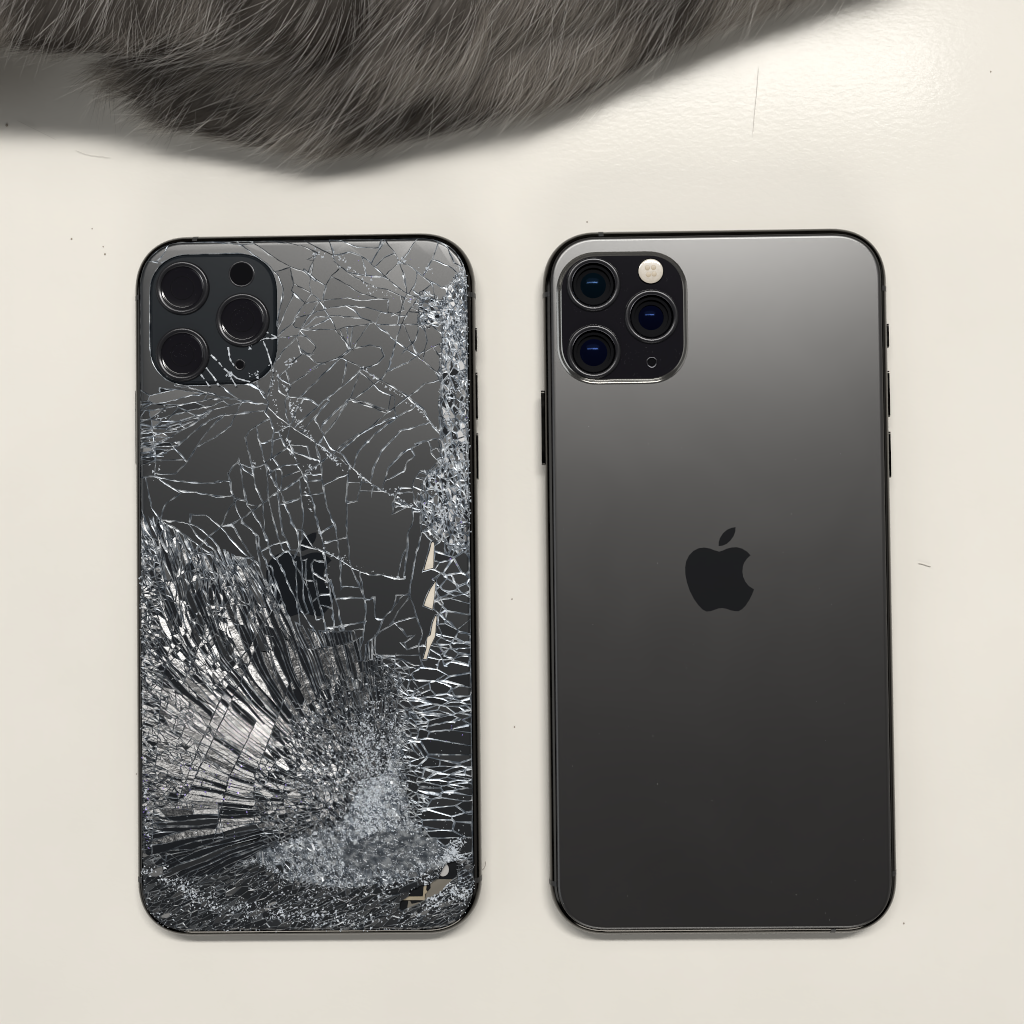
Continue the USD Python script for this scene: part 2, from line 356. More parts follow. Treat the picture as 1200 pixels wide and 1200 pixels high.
def camera_unit(root, ph, rect, lenses, flash, mic, intact):
    c, s = bump_shape(ph, *rect)
    kw = dict(w=s[0], l=s[1], r=8.3, n=2.15, seg=14)
    top = 9.05 if intact else 8.75
    if intact:
        prof = [(-0.95, 8.06), (-0.72, 8.13), (-0.48, 8.25), (-0.27, 8.43), (-0.10, 8.66), (0.02, 8.86), (0.14, 8.98), (0.34, top)]
    else:
        prof = [(-0.35, 7.9), (-0.2, 8.15), (-0.05, 8.4), (0.1, 8.62), (0.45, top)]
    rim = part('camera_bump', mm(place(loft(prof, **kw), c)), M['rim'] if intact else M['bump_dark'], root, smooth=60)
    face = Polygon(outline(0.36, **kw) + c)
    for px, py in lenses:
        face = face.difference(Point(local(ph, px, py, top + 0.6)).buffer(5.3))
    part('camera_plate', mm(prism(face, top - 0.3, top + 0.02)), M['gloss_black'] if intact else M['bump_dark'], rim)
    for k, (px, py) in enumerate(lenses):
        lens(root, ph, px, py, top + 0.02, 6.0, 4.75, intact, k)
    f = local(ph, flash[0], flash[1], top)
    if intact:
        fr = part('flash', mm(lathe([(2.75, top), (2.72, top + 0.16), (2.4, top + 0.24), (1.4, top + 0.28), (0.001, top + 0.29)], center=f)), M['flash'], root, smooth=40)
        part('flash_ring', mm(lathe([(3.0, top), (2.98, top + 0.12), (2.86, top + 0.17), (2.76, top + 0.1)], center=f)), M['ring_edge'], fr, smooth=40)
        for dx, dy in ((-.75, .7), (.6, .75), (-.55, -.8), (.7, -.7)):
            d = trimesh.creation.icosphere(2, 0.60); d.apply_scale((1, 1, 0.10)); d.apply_translation((f[0] + dx, f[1] + dy, top + 0.27))
            part('flash_element', mm(d), M['flash_led'], fr, smooth=True)
    else:
        fr = part('flash_opening', mm(lathe([(2.95, top + 0.03), (2.8, top + 0.09), (2.62, top + 0.06), (2.58, top - 0.1), (2.5, top - 0.6)], center=f)), M['ring'], root, smooth=40, label='empty round flash opening')
        dk = lathe([(2.58, top + 0.03), (2.5, top + 0.031), (0.001, top + 0.031)], center=f)
        part('opening_floor', mm(dk), M['dark'], fr)
        h = Polygon([(2.3 * math.cos(a) + f[0], 2.3 * math.sin(a) + f[1]) for a in np.linspace(math.pi + 0.25, 2 * math.pi - 0.1, 20)])
        part('opening_shelf', mm(prism(h, top - 0.1, top + 0.05)), M['dark'], fr)
    q = local(ph, mic[0], mic[1], top)
    mr = part('microphone', mm(lathe([(1.25, top), (1.22, top + 0.12), (1.1, top + 0.15), (0.92, top + 0.1), (0.9, top + 0.03)], seg=32, center=q)), M['ring_edge'] if intact else M['ring'], root, smooth=40)
    part('microphone_hole', mm(lathe([(0.95, top + 0.036), (0.3, top + 0.036), (0.001, top + 0.036)], seg=32, center=q)), M['dark'], mr)
    return c, s, kw


# ------------------------------------------------------------------ the intact phone
right = thing('smartphone', 'intact dark grey smartphone lying face down with smooth matte back and pale flash', 'smartphone', (*RIGHT['pos'], 0), RIGHT['rz'])
phone_base(right, RIGHT)
RB_C, RB_S = bump_shape(RIGHT, 657.5, 297, 801.5, 446.5)
flat = Polygon(outline(2.72)).difference(Polygon(outline(0.4, w=RB_S[0], l=RB_S[1], r=8.3, n=2.15, seg=14) + RB_C))
cap = trimesh.creation.extrude_polygon(flat, 0.3, engine='earcut'); cap.apply_translation((0, 0, 7.8))
part('back_glass', mm(trimesh.util.concatenate([loft(GLASS), cap])), M['frost'], right, smooth=30)
camera_unit(right, RIGHT, (657.5, 297, 801.5, 446.5), [(695.5, 333), (763.7, 370.6), (696, 412)], (762.6, 317.8), (763.9, 425), True)
body, leaf = logo_polys(RIGHT)
lg = part('logo', mm(prism(body, 8.09, 8.112)), M['logo'], right)
part('logo_leaf', mm(prism(leaf, 8.09, 8.112)), M['logo'], lg)


def edge_details(root, ph, buttons, bands):
    for name, side, y0, y1, out in buttons:
        a = local(ph, 600, y1, 4.0)[1]; b = local(ph, 600, y0, 4.0)[1]
        xs = ph['pos'][0]
        x = 640 if side < 0 else 1040
        if ph is LEFT:
            x = 165 if side < 0 else 560
        a, b = local(ph, x, y1, 4.0)[1], local(ph, x, y0, 4.0)[1]
        part(name, mm(button(side, a, b, out)), M['steel'], root)
    for side, x, y in bands:
        q = local(ph, x, y, 6.0)
        k, t = straight_fraction(side, q[0] if side in ('top', 'bottom') else q[1])
        part('antenna_band', mm(frame_slice(k, t, 0.02)), M['band'], root)


edge_details(right, RIGHT, [('side_button', -1, 458, 545, 0.6), ('ring_switch', 1, 380, 408, 0.42), ('volume_button', 1, 435, 489, 0.4), ('volume_button', 1, 506, 560, 0.4)],
             [('top', 704, 274), ('left', 637, 346), ('right', 1037, 339), ('bottom', 975, 1091), ('left', 645, 1034), ('right', 1047, 1022)])

dust = []
for px, py in [(674, 604), (705, 612), (660, 620), (813, 755), (930, 820), (915, 1000), (1012, 984), (1002, 1032), (958, 1054), (967, 1070), (1004, 1073), (972, 1078), (735, 1050), (850, 1020), (780, 940), (702, 860), (870, 905), (960, 690), (760, 520), (690, 500)] + [tuple(x) for x in np.random.default_rng(3).uniform((660, 470), (1030, 1075), (26, 2))]:
    q = local(RIGHT, px, py, 8.1); b = trimesh.creation.icosphere(1, float(np.random.default_rng(int(px)).uniform(0.035, 0.075))); b.apply_scale((1, 1.3, 0.4)); b.apply_translation((q[0], q[1], 8.12)); dust.append(b)
part('dust', mm(trimesh.util.concatenate(dust)), M['dust'], right, kind='stuff', label='specks of pale dust on the matte back')

# ------------------------------------------------------------------ the shattered phone
left = thing('smartphone', 'dark smartphone lying face down with shattered back glass and a hole at lower right', 'smartphone', (*LEFT['pos'], 0), LEFT['rz'])
phone_base(left, LEFT)
part('back_plate', mm(loft([(1.72, 6.7), (1.74, 7.0), (2.2, 7.08)], cap_top=True)), M['under'], left)
bc, bs, bkw = camera_unit(left, LEFT, (177, 298, 321, 449), [(213.3, 337), (283.8, 374.6), (213.3, 415)], (283, 321.4), (281, 427.7), False)
edge_details(left, LEFT, [('side_button', -1, 458, 545, 0.12), ('ring_switch', 1, 385, 412, 0.22), ('volume_button', 1, 437, 492, 0.25), ('volume_button', 1, 508, 562, 0.25)],
             [('top', 230, 277), ('right', 559, 346), ('left', 163, 350), ('right', 564, 1030), ('left', 165, 1030)])


def L(px, py, z=8.0):
    return local(LEFT, px, py, z)


GLASS_POLY = Polygon(outline(1.78))
BUMP_POLY = Polygon(outline(-0.42, **bkw) + bc)
CRACKS = []          # polylines in photograph places


def Z(ox, oy, size, *lines):
    for l in lines:
        p = np.array(l, float).reshape(-1, 2) * size / 1200 + (ox, oy)
        CRACKS.append(p)


# cracks surveyed in square windows of the photograph (left, top, width), 1200 units across
Z(360, 260, 220,
  [0, 130, 70, 170, 170, 215, 270, 195, 360, 225, 430, 290, 500, 350, 580, 420, 640, 460, 720, 490],
  [-20, 300, 60, 370, 120, 410, 150, 350, 210, 300, 175, 250, 150, 150, 120, 60], [0, 240, 60, 215, 0, 330],
  [175, 255, 270, 330, 360, 385, 440, 420, 520, 440, 610, 480], [270, 325, 380, 345, 480, 350, 530, 370],
  [160, 350, 240, 395, 330, 450, 400, 475, 450, 490, 520, 495], [-10, 520, 120, 500, 250, 485, 350, 500, 460, 490],
  [-10, 600, 130, 555, 250, 535, 380, 550, 470, 575, 520, 580], [-10, 665, 60, 605, 200, 605, 330, 610, 400, 630, 445, 655],
  [440, 655, 520, 660, 600, 655, 730, 660], [440, 655, 520, 720, 620, 800, 720, 870, 760, 900, 862, 990],
  [590, 260, 640, 200, 680, 140], [500, 120, 560, 200, 590, 260, 560, 290, 500, 345], [590, 260, 640, 270, 690, 310, 740, 350, 800, 400, 720, 450],
  [590, 260, 620, 350, 635, 440], [720, 450, 715, 560, 725, 640, 740, 660, 860, 650], [860, 640, 862, 800, 864, 980, 852, 1100, 850, 1210],
  [740, 345, 800, 240, 845, 120], [800, 240, 900, 280, 940, 310], [0, 690, 180, 690, 280, 670, 440, 645], [180, 690, 260, 790, 300, 830],
  [210, 690, 265, 800], [250, 680, 270, 800], [290, 670, 275, 800], [120, 405, 100, 480, 110, 560, 170, 650, 185, 695],
  [100, 905, 200, 870, 280, 810, 400, 790, 470, 800, 490, 860, 440, 910, 340, 950], [220, 870, 330, 920, 430, 990, 520, 1040, 620, 1100, 740, 1195],
  [600, 660, 560, 800, 515, 940, 480, 1000, 300, 1130], [740, 830, 650, 900, 520, 950], [865, 770, 750, 830, 740, 870, 770, 920, 862, 990],
  [-60, 1130, 170, 910, 300, 800, 390, 660], [864, 1000, 750, 1040, 640, 1120, 530, 1210], [400, 1010, 470, 1080, 560, 1120, 560, 1200],
  [280, 1130, 380, 1160, 520, 1210], [345, 940, 230, 1050, 110, 1140, -60, 1290], [340, 950, 290, 1080, 270, 1130, 100, 1290], [-20, 830, 60, 900, 110, 905],
  [700, 320, 690, 400, 650, 460], [640, 460, 600, 560, 580, 660], [700, 500, 640, 580, 600, 660], [720, 660, 690, 760, 600, 850], [740, 660, 770, 760, 745, 830],
  [620, 660, 660, 760, 720, 870], [340, 610, 300, 560, 250, 535], [470, 575, 440, 655], [520, 495, 520, 580, 600, 600], [600, 480, 620, 560, 540, 600],
  [-20, 430, 60, 480, 110, 540], [-20, 720, 60, 800, 20, 860, -30, 840], [0, 960, 90, 905], [250, 920, 230, 1000, 220, 1050],
  [200, 120, 330, 165, 460, 165, 470, 130], [470, 165, 430, 230], [430, 290, 520, 210, 560, 200], [380, 345, 350, 225], [830, 120, 900, 170, 940, 260, 1000, 300],
  [720, 560, 800, 600, 862, 650], [720, 490, 790, 480, 870, 520, 960, 500], [740, 350, 860, 420, 960, 380, 1000, 330], [800, 400, 820, 520, 860, 600])
Z(150, 260, 220,
  [700, 130, 800, 200, 900, 280, 960, 340, 990, 420, 985, 500, 960, 600, 950, 700], [780, 120, 880, 190, 1040, 290, 1130, 320], [940, 120, 1100, 150, 1210, 200],
  [960, 315, 1040, 290], [1040, 290, 1060, 400, 1045, 440, 1110, 500], [1190, 220, 1160, 400, 1170, 460, 1080, 590, 1060, 640, 970, 720], [1130, 320, 1200, 380],
  [1060, 450, 1000, 590, 950, 700], [1200, 540, 1130, 640, 1060, 760, 980, 840], [1070, 610, 1060, 670, 1130, 690, 1200, 660], [1080, 740, 1110, 850, 1190, 850],
  [940, 700, 930, 860, 930, 980, 900, 1080], [870, 700, 960, 740, 1040, 730, 1140, 730], [1110, 850, 1010, 940, 960, 990], [960, 990, 1040, 1040, 1160, 960, 1210, 930],
  [960, 990, 970, 1080, 1020, 1120, 1150, 1130, 1210, 1170], [1010, 940, 1040, 1060, 1000, 1150, 1010, 1210], [840, 1060, 870, 1120, 900, 1160, 880, 1210], [800, 1040, 880, 1100],
  [260, 140, 240, 200, 200, 240], [140, 250, 200, 265, 240, 250], [120, 270, 150, 300, 90, 310], [600, 130, 720, 145, 800, 140, 800, 90],
  [200, 1060, 300, 1070, 460, 1090, 570, 1115, 700, 1140, 880, 1165], [400, 1060, 550, 1100, 620, 1150], [600, 1050, 700, 1130], [300, 1045, 420, 1070, 560, 1100])
Z(150, 470, 220,
  [170, 480, 260, 500, 380, 520, 520, 525, 660, 508], [345, 575, 450, 585, 560, 610, 680, 605], [170, 480, 230, 520, 335, 588, 250, 650, 215, 720, 205, 765],
  [80, 488, 110, 490, 170, 480], [140, 90, 160, 200, 175, 330, 180, 400, 170, 480], [115, 500, 150, 680, 210, 765],
  [300, 300, 380, 230, 520, 120, 600, 90, 880, 60], [290, 290, 380, 390, 300, 465, 185, 462], [380, 390, 440, 290, 560, 230, 660, 150, 720, 20], [440, 290, 520, 180, 620, 85],
  [100, 300, 210, 270, 300, 210, 420, 140, 540, 60], [100, 360, 200, 345, 300, 300], [80, 240, 240, 200, 360, 150, 500, 100], [80, 180, 240, 150, 420, 100, 560, 50, 720, 10],
  [80, 120, 220, 110, 400, 60, 560, 20], [80, 60, 200, 55, 360, 20, 520, -10], [80, 20, 240, 10, 420, -40], [80, 210, 160, 195], [80, 275, 170, 260], [80, 330, 170, 320],
  [640, 460, 660, 560, 690, 680, 730, 770, 830, 860, 850, 960, 900, 1080, 920, 1210], [710, 360, 730, 500, 760, 660, 850, 790, 890, 880, 910, 970, 970, 1040],
  [750, 230, 790, 400, 820, 560, 860, 650, 870, 800], [840, 250, 870, 380, 910, 450, 940, 540, 980, 580, 1000, 650, 1030, 720, 1080, 830, 1095, 920, 1080, 960],
  [890, 470, 900, 620, 930, 760, 960, 880, 1000, 960], [950, 520, 970, 700, 990, 840, 1035, 940], [1105, 580, 1120, 720, 1110, 870, 1095, 960], [930, 370, 985, 450, 980, 580],
  [1260, 370, 1200, 420, 1060, 520, 970, 580, 900, 620, 800, 700, 700, 770, 600, 800, 500, 880, 410, 980, 380, 1080, 300, 1150], [1000, 310, 870, 400, 800, 430, 700, 390, 640, 470],
  [760, 220, 770, 190, 870, 130], [760, 450, 700, 390], [840, 270, 960, 240], [910, 460, 1000, 410, 1100, 400], [1000, 480, 1110, 440], [980, 660, 1100, 620], [1080, 820, 1130, 820],
  [760, 660, 830, 670], [690, 620, 760, 640], [600, 800, 640, 700, 700, 620], [870, 60, 910, 110, 935, 200, 920, 260, 915, 380], [890, 30, 950, 90, 1040, 160, 1200, 260], [940, 200, 1040, 150, 1090, 30],
  [970, 210, 1010, 290, 1060, 330, 1090, 420, 1130, 490], [1070, 330, 1200, 370], [1040, 160, 1020, 240, 1060, 330], [1060, 280, 1150, 290, 1160, 340], [210, 760, 330, 830, 450, 920, 570, 1000, 660, 1090, 700, 1210],
  [320, 770, 400, 780, 480, 830, 580, 930, 610, 1010, 640, 1100, 720, 1210], [400, 725, 500, 730, 550, 770, 610, 820, 680, 910, 740, 970, 830, 1040, 880, 1160, 900, 1210],
  [400, 800, 440, 860, 500, 910], [665, 780, 745, 925], [820, 900, 840, 1010], [620, 1050, 700, 1040, 760, 1090], [640, 1080, 720, 1130, 760, 1190], [700, 1000, 800, 1000], [850, 960, 920, 920, 1000, 900])
Z(360, 470, 220,
  [-40, 190, 60, 270, 160, 340, 270, 410, 350, 480, 430, 540, 500, 580, 565, 612, 650, 672, 725, 692], [90, 190, 150, 300, 220, 340, 290, 430],
  [55, 270, 90, 420, 100, 540, 130, 690, 180, 790, 210, 1010, 215, 1210], [0, 510, 40, 660, 80, 840, 110, 960, 120, 1100, 145, 1210], [265, 450, 250, 620, 255, 850, 275, 1050, 345, 1210],
  [20, 935, 110, 960, 210, 1010, 300, 1070, 400, 1110, 480, 1110, 610, 1135], [680, 40, 520, 140, 380, 260, 320, 330, 300, 420], [740, 150, 600, 190, 480, 310, 420, 440, 405, 520],
  [780, 250, 640, 310, 560, 380, 520, 430, 480, 560], [560, 100, 370, 190, 220, 310], [530, 60, 400, 170, 260, 250, 160, 340], [300, 0, 420, 40, 510, 75, 530, -10],
  [265, -10, 180, 130, 90, 240], [140, 0, 30, 120, -10, 170], [660, -10, 740, 60, 800, 150, 858, 225], [860, 60, 862, 200, 855, 400, 850, 520, 870, 580, 870, 700, 880, 800],
  [860, 240, 780, 250, 690, 275], [560, 615, 545, 720, 640, 675], [560, 615, 590, 550, 670, 555], [590, 585, 670, 585], [720, 445, 680, 500, 670, 560, 690, 650, 730, 700, 725, 780, 780, 800, 810, 870],
  [555, 640, 650, 675], [550, 670, 640, 672], [670, 690, 680, 760, 640, 850, 640, 930, 620, 1135], [730, 800, 730, 850, 700, 960, 670, 1100, 655, 1210], [640, 935, 600, 1010, 580, 1130],
  [720, 445, 840, 465], [780, 260, 800, 340, 850, 400], [690, 350, 640, 390, 610, 450, 540, 490], [100, 540, 180, 500, 250, 470], [60, 470, -10, 470], [10, 510, 80, 505], [0, 600, 90, 590],
  [110, 830, 170, 790], [130, 900, 255, 870], [-10, 860, 40, 940], [340, 540, 320, 640], [420, 540, 410, 620], [350, 520, 410, 520, 420, 545])
Z(360, 680, 220,
  [225, 40, 280, 40], [225, 115, 330, 112], [570, 97, 655, 97, 690, 190, 700, 230, 560, 270, 440, 350, 380, 400, 370, 520], [150, 0, 200, 180, 230, 330, 270, 450, 310, 560], [60, 0, 70, 120, 120, 300, 180, 500],
  [340, -20, 375, 190, 360, 330, 350, 400], [560, 270, 640, 360, 690, 350], [430, 110, 435, 240, 490, 250], [560, 160, 490, 240, 440, 350], [650, 110, 590, 190, 540, 270],
  [180, 300, 290, 280, 380, 260], [80, 325, 160, 330, 230, 330, 350, 310], [0, 440, 120, 430, 260, 405, 360, 360], [300, 520, 410, 510, 470, 495, 600, 505, 690, 545, 720, 540],
  [720, 555, 640, 620, 580, 680, 530, 740, 520, 850], [410, 545, 560, 535, 570, 460], [500, 600, 610, 620, 680, 600], [430, 350, 440, 520, 400, 640], [370, 520, 340, 700], [560, 540, 540, 700, 480, 760],
  [700, 230, 740, 340, 710, 420, 730, 520], [830, 200, 900, 260, 960, 320, 1040, 350], [830, 130, 940, 110, 1040, 70], [810, 0, 860, 60, 950, 100], [820, 60, 870, 150, 830, 250, 860, 350, 830, 400, 880, 480, 940, 500],
  [690, 350, 640, 390, 600, 400], [480, 520, 470, 560, 500, 600], [720, 420, 640, 440], [940, 0, 980, 70, 1040, 110], [830, 350, 940, 400, 1040, 400], [820, 420, 920, 440, 1040, 430],
  [520, 850, 640, 830, 700, 850, 880, 870], [520, 850, 600, 770, 700, 770, 880, 800, 940, 740, 920, 680, 820, 640, 870, 610], [480, 870, 560, 900, 620, 950, 720, 940, 880, 910], [620, 950, 630, 1010, 700, 1000, 720, 940])


for l in ([60, 540, 90, 640, 150, 800, 200, 960, 250, 1060], [180, 580, 230, 700, 290, 830, 360, 960, 440, 1100], [260, 420, 300, 520, 380, 660, 420, 740, 460, 860, 500, 1000], [320, 500, 320, 680, 330, 900, 350, 1080],
          [370, 480, 380, 700, 390, 900, 440, 1010], [420, 480, 415, 640, 430, 740, 470, 900, 520, 1080], [470, 520, 500, 700, 540, 870, 600, 1100], [600, 400, 610, 560, 640, 700, 670, 860, 690, 1080],
          [480, 900, 560, 830, 650, 820], [400, 680, 490, 690], [60, 640, 100, 760, 120, 900, 160, 1080], [120, 470, 200, 400, 300, 380], [500, 480, 600, 500, 620, 560], [540, 640, 620, 690], [560, 930, 670, 970]):
    CRACKS.append(np.array(l, float).reshape(-1, 2) * 90 / 771 + (310, 600))


def jitter_line(p, amp, step=3.0, seed=0):
    """The polyline cut into short stretches and pushed about sideways, as glass breaks."""
    p = np.asarray(p, float); d = np.r_[0, np.cumsum(np.hypot(*np.diff(p, axis=0).T))]
    n = max(2, int(d[-1] / step) + 1); s = np.linspace(0, d[-1], n)
    q = np.stack([np.interp(s, d, p[:, 0]), np.interp(s, d, p[:, 1])], 1)
    t = np.gradient(q, axis=0); t /= np.linalg.norm(t, axis=1, keepdims=True) + 1e-9
    o = rng.normal(0, amp, n); o = 0.5 * o + 0.25 * (np.roll(o, 1) + np.roll(o, -1)); o[0] = o[-1] = 0
    return q + o[:, None] * np.stack([-t[:, 1], t[:, 0]], 1)


def zone_cells(poly, seeds_at, stretch=1.0, angle=0.0, jitter=0.45):
    """Voronoi cracks inside POLY (photograph places): SEEDS_AT is the cell size, STRETCH lengthens cells along ANGLE (degrees, y down)."""
    c, s = math.cos(math.radians(angle)), math.sin(math.radians(angle))
    R = np.array([[c, s], [-s, c]]); A = np.diag([1 / stretch, 1.0]) @ R
    P = Polygon((np.array(poly.exterior.coords) @ A.T))
    x0, y0, x1, y1 = P.bounds; h = seeds_at
    n = int((x1 - x0 + 4 * h) * (y1 - y0 + 4 * h) / h ** 2 * 1.6)
    g = np.stack([rng.uniform(x0 - 2 * h, x1 + 2 * h, n), rng.uniform(y0 - 2 * h, y1 + 2 * h, n)], 1)
    den = meshkit.fbm(np.column_stack([g / (5.0 * h), np.full(n, h)]), 2, 11)
    g = g[rng.random(n) < np.clip(0.62 + 2.6 * (den - 0.5), 0.12, 1.0)]
    v = Voronoi(g); Ai = np.linalg.inv(A); out = []
    for a, b in v.ridge_vertices:
        if a >= 0 and b >= 0:
            out.append(LineString(np.array([v.vertices[a], v.vertices[b]]) @ Ai.T))
    out = shapely.intersection(np.array(out), poly)
    return [l for l in out if l.geom_type == 'LineString' and not l.is_empty]


LINES = []           # shapely lines in photograph places
for p in CRACKS:
    LINES.append(LineString(jitter_line(p, 0.5)))

# radial slivers round the place of impact
CX, CY = 432.0, 935.0
GZ = Polygon([(163, 598), (190, 612), (214, 630), (236, 650), (262, 645), (300, 668), (322, 695), (340, 728), (372, 742), (402, 738), (440, 765), (464, 800), (470, 850), (455, 900), (420, 925), (400, 965), (330, 988), (285, 1012), (225, 1034), (188, 1016), (163, 992)])


def ray(th, r0, r1, seed):
    r = np.arange(r0, r1, 6.0); w = rng.normal(0, 1, 3)
    a = th + np.radians(0.9) * np.sin(r / 41 + 2.0 * math.sin(3.1 * th) + 5 * th) + np.radians(0.25) * (w[0] * np.sin(r / 23 + w[1] * 3) + np.sin(r / 11 + w[2] * 5)) + 0.0011 * (r - 150) * math.sin(2 * th + 0.6)
    return np.stack([CX + r * np.cos(a), CY + r * np.sin(a)], 1)


ths = []
th = math.radians(150)
while th < math.radians(318):
    left_ness = max(0.0, 1 - abs(math.degrees(th) - 190) / 45)
    ths.append(th); th += math.radians(rng.uniform(0.5, 0.92))
rays = []
for k, th in enumerate(ths):
    r0 = [66, 215, 130, 245][k % 4] * rng.uniform(0.8, 1.2)
    if not (170 < math.degrees(th) < 225) and k % 4 in (1, 3) and rng.random() < 0.35:
        r0 = 275
    rays.append(ray(th, r0, 420, k))
for r in rays:
    l = LineString(r).intersection(GZ.buffer(1.0))
    LINES += [g for g in getattr(l, 'geoms', [l]) if g.geom_type == 'LineString' and g.length > 3]
for k in range(len(rays) - 1):
    a, b = rays[k], rays[k + 1]
    s = rng.uniform(0, 20)
    while True:
        s += rng.gamma(1.4, 5.0) + 4
        i = int(s / 6)
        if i >= min(len(a), len(b)) - 2:
            break
        ra = np.hypot(*(a[i] - (CX, CY)))
        j = int(np.argmin(abs(np.hypot(*(b - (CX, CY)).T) - ra))) + rng.integers(-1, 2)
        if 0 <= j < len(b):
            p, q = a[i], b[j]; d = (q - p) * 0.08
            if np.hypot(*(q - p)) < 26 and GZ.contains(Point((p + q) / 2)):
                LINES.append(LineString([p - d, q + d]))
for p in ([(268, 800), (235, 870), (205, 948)], [(300, 760), (262, 840), (222, 925), (214, 905)], [(330, 700), (290, 762), (258, 800)], [(235, 655), (208, 720), (190, 800), (182, 900)], [(300, 845), (268, 912), (250, 985)],
          [(340, 800), (318, 860), (300, 905)], [(280, 690), (240, 740), (215, 800)], [(180, 940), (178, 1000)], [(255, 940), (262, 980)]):
    LINES.append(LineString(jitter_line(p, 0.4)))

SMOOTH_SHARD = Polygon(np.array([(810, 390), (880, 350), (960, 420), (985, 560), (970, 650), (860, 610), (810, 550), (800, 450)]) * 130 / 1200 + (450, 980))
HOLE = Polygon(np.array([(790, 265), (802, 330), (785, 440), (735, 475), (670, 550), (600, 620), (520, 655), (440, 690), (360, 740), (240, 790), (190, 815), (160, 795), (175, 705), (260, 655), (275, 580), (330, 545), (420, 535), (500, 510), (560, 465), (600, 430), (640, 345), (690, 285)]) * 130 / 1200 + (450, 980))
SLIVERS = [Polygon(np.array([(670, 740), (692, 760), (680, 1060), (560, 1092), (590, 980), (630, 850), (650, 760)]) * 0.1 + (440, 560)),
           Polygon(np.array([(710, 90), (692, 300), (670, 445), (562, 400), (590, 310), (640, 200)]) * 0.1 + (440, 670)),
           Polygon(np.array([(700, 510), (720, 520), (702, 760), (640, 890), (600, 1030), (552, 1030), (590, 900), (600, 770), (640, 740), (665, 600)]) * 0.1 + (440, 670))]
OPEN = [HOLE] + SLIVERS
for o in OPEN + [SMOOTH_SHARD]:
    LINES.append(LineString(o.exterior.coords))

ZB = Polygon([(519, 352), (530, 330), (545, 316), (556, 330), (556, 640), (534, 645), (516, 632), (496, 610), (492, 580), (500, 555), (516, 548)])
ZB0 = Polygon([(493, 345), (519, 352), (519, 380), (492, 383)])
ZR0 = Polygon([(516, 632), (534, 645), (556, 640), (556, 776), (512, 776), (515, 715), (509, 690), (512, 662)])
ZR = Polygon([(498, 778), (556, 776), (556, 1010), (536, 1000), (505, 985), (492, 960), (502, 920), (480, 890), (498, 850), (484, 820), (500, 800)])
ZD = Polygon([(455, 840), (470, 855), (466, 905), (480, 960), (505, 985), (536, 1000), (538, 1006), (500, 1022), (470, 1035), (400, 1040), (330, 1030), (300, 1010), (285, 1012), (330, 988), (400, 965), (420, 925), (455, 900)])
ZD2 = Polygon([(390, 800), (440, 790), (464, 800), (470, 850), (455, 900), (420, 925), (380, 930), (350, 900), (345, 850)])
ZE = Polygon([(163, 992), (188, 1016), (225, 1034), (285, 1012), (300, 1010), (330, 1030), (400, 1040), (470, 1035), (500, 1022), (538, 1006), (556, 1010), (560, 1100), (160, 1100)])
ZM = Polygon([(440, 770), (478, 778), (494, 830), (484, 880), (500, 930), (486, 965), (455, 900), (468, 850), (452, 815)])
ZI = Point(CX - 30, CY).buffer(98).intersection(GZ.union(ZD2).union(ZD))
ZL = Polygon([(163, 640), (181, 640), (184, 700), (180, 800), (178, 900), (182, 992), (163, 992)])
ZC = Polygon([(163, 452), (182, 455), (240, 462), (238, 480), (205, 500), (186, 540), (163, 548)])
for z, size, st, an in ((ZB, 4.4, 1.7, 75), (ZB0, 4.2, 1.8, 20), (ZM, 6.0, 2.0, 25), (ZR0, 15, 1.5, 5), (ZR, 8.0, 3.4, 3), (ZI, 5.0, 1.7, 45), (ZD, 4.6, 1.6, 70), (ZD2, 6.5, 1.6, 60), (ZE, 4.4, 2.8, -28), (ZL, 4.6, 2.4, 5), (ZC, 6.5, 3.2, -6)):
    if z is ZB:
        LINES.append(LineString(jitter_line(list(z.exterior.coords), 1.2)))
    LINES += zone_cells(z.buffer(8.0 if z in (ZR, ZD2, ZI) else 3.0), size, st, an)
print('lines', len(LINES))


def tie(lines, rim, reach):
    """Every crack runs on until it meets another crack or the rim of the glass."""
    allg = list(lines) + [rim]; tree = shapely.STRtree(allg); extra = []
    for k, l in enumerate(lines):
        for e, b in ((l.coords[0], l.coords[1]), (l.coords[-1], l.coords[-2])):
            P = Point(e); best = None; cand = [m for m in tree.query(P.buffer(reach)) if m != k]
            for m in cand:
                d = allg[m].distance(P)
                if best is None or d < best[0]:
                    best = (d, m)
            if not best or not 1e-6 < best[0] < reach:
                continue
            q = np.array(shapely.shortest_line(P, allg[best[1]]).coords[1])
            v = np.array(e) - b; v /= np.hypot(*v) + 1e-9
            ahead = LineString([np.array(e) + v * 1e-4, np.array(e) + v * reach]); far = None
            for m in cand:
                h = ahead.intersection(allg[m])
                if not h.is_empty and (far is None or h.distance(P) < far[0]):
                    far = (h.distance(P), np.array(shapely.shortest_line(P, h).coords[1]))
            if far and far[0] < 3.0 * best[0] + 1.2:
                q = far[1]
            v = q - e; n = max(1, int(np.hypot(*v) / 0.5))
            mid = [np.array(e) + v * (t / n) + (rng.normal(0, 0.06, 2) if 0 < t < n else 0) for t in range(n + 1)]
            extra.append(LineString(mid + [q + v / (np.hypot(*v) + 1e-9) * 0.02]))
    return extra


def to_local(l):
    c = np.array(l.coords); return LineString(L(c[:, 0], c[:, 1]))


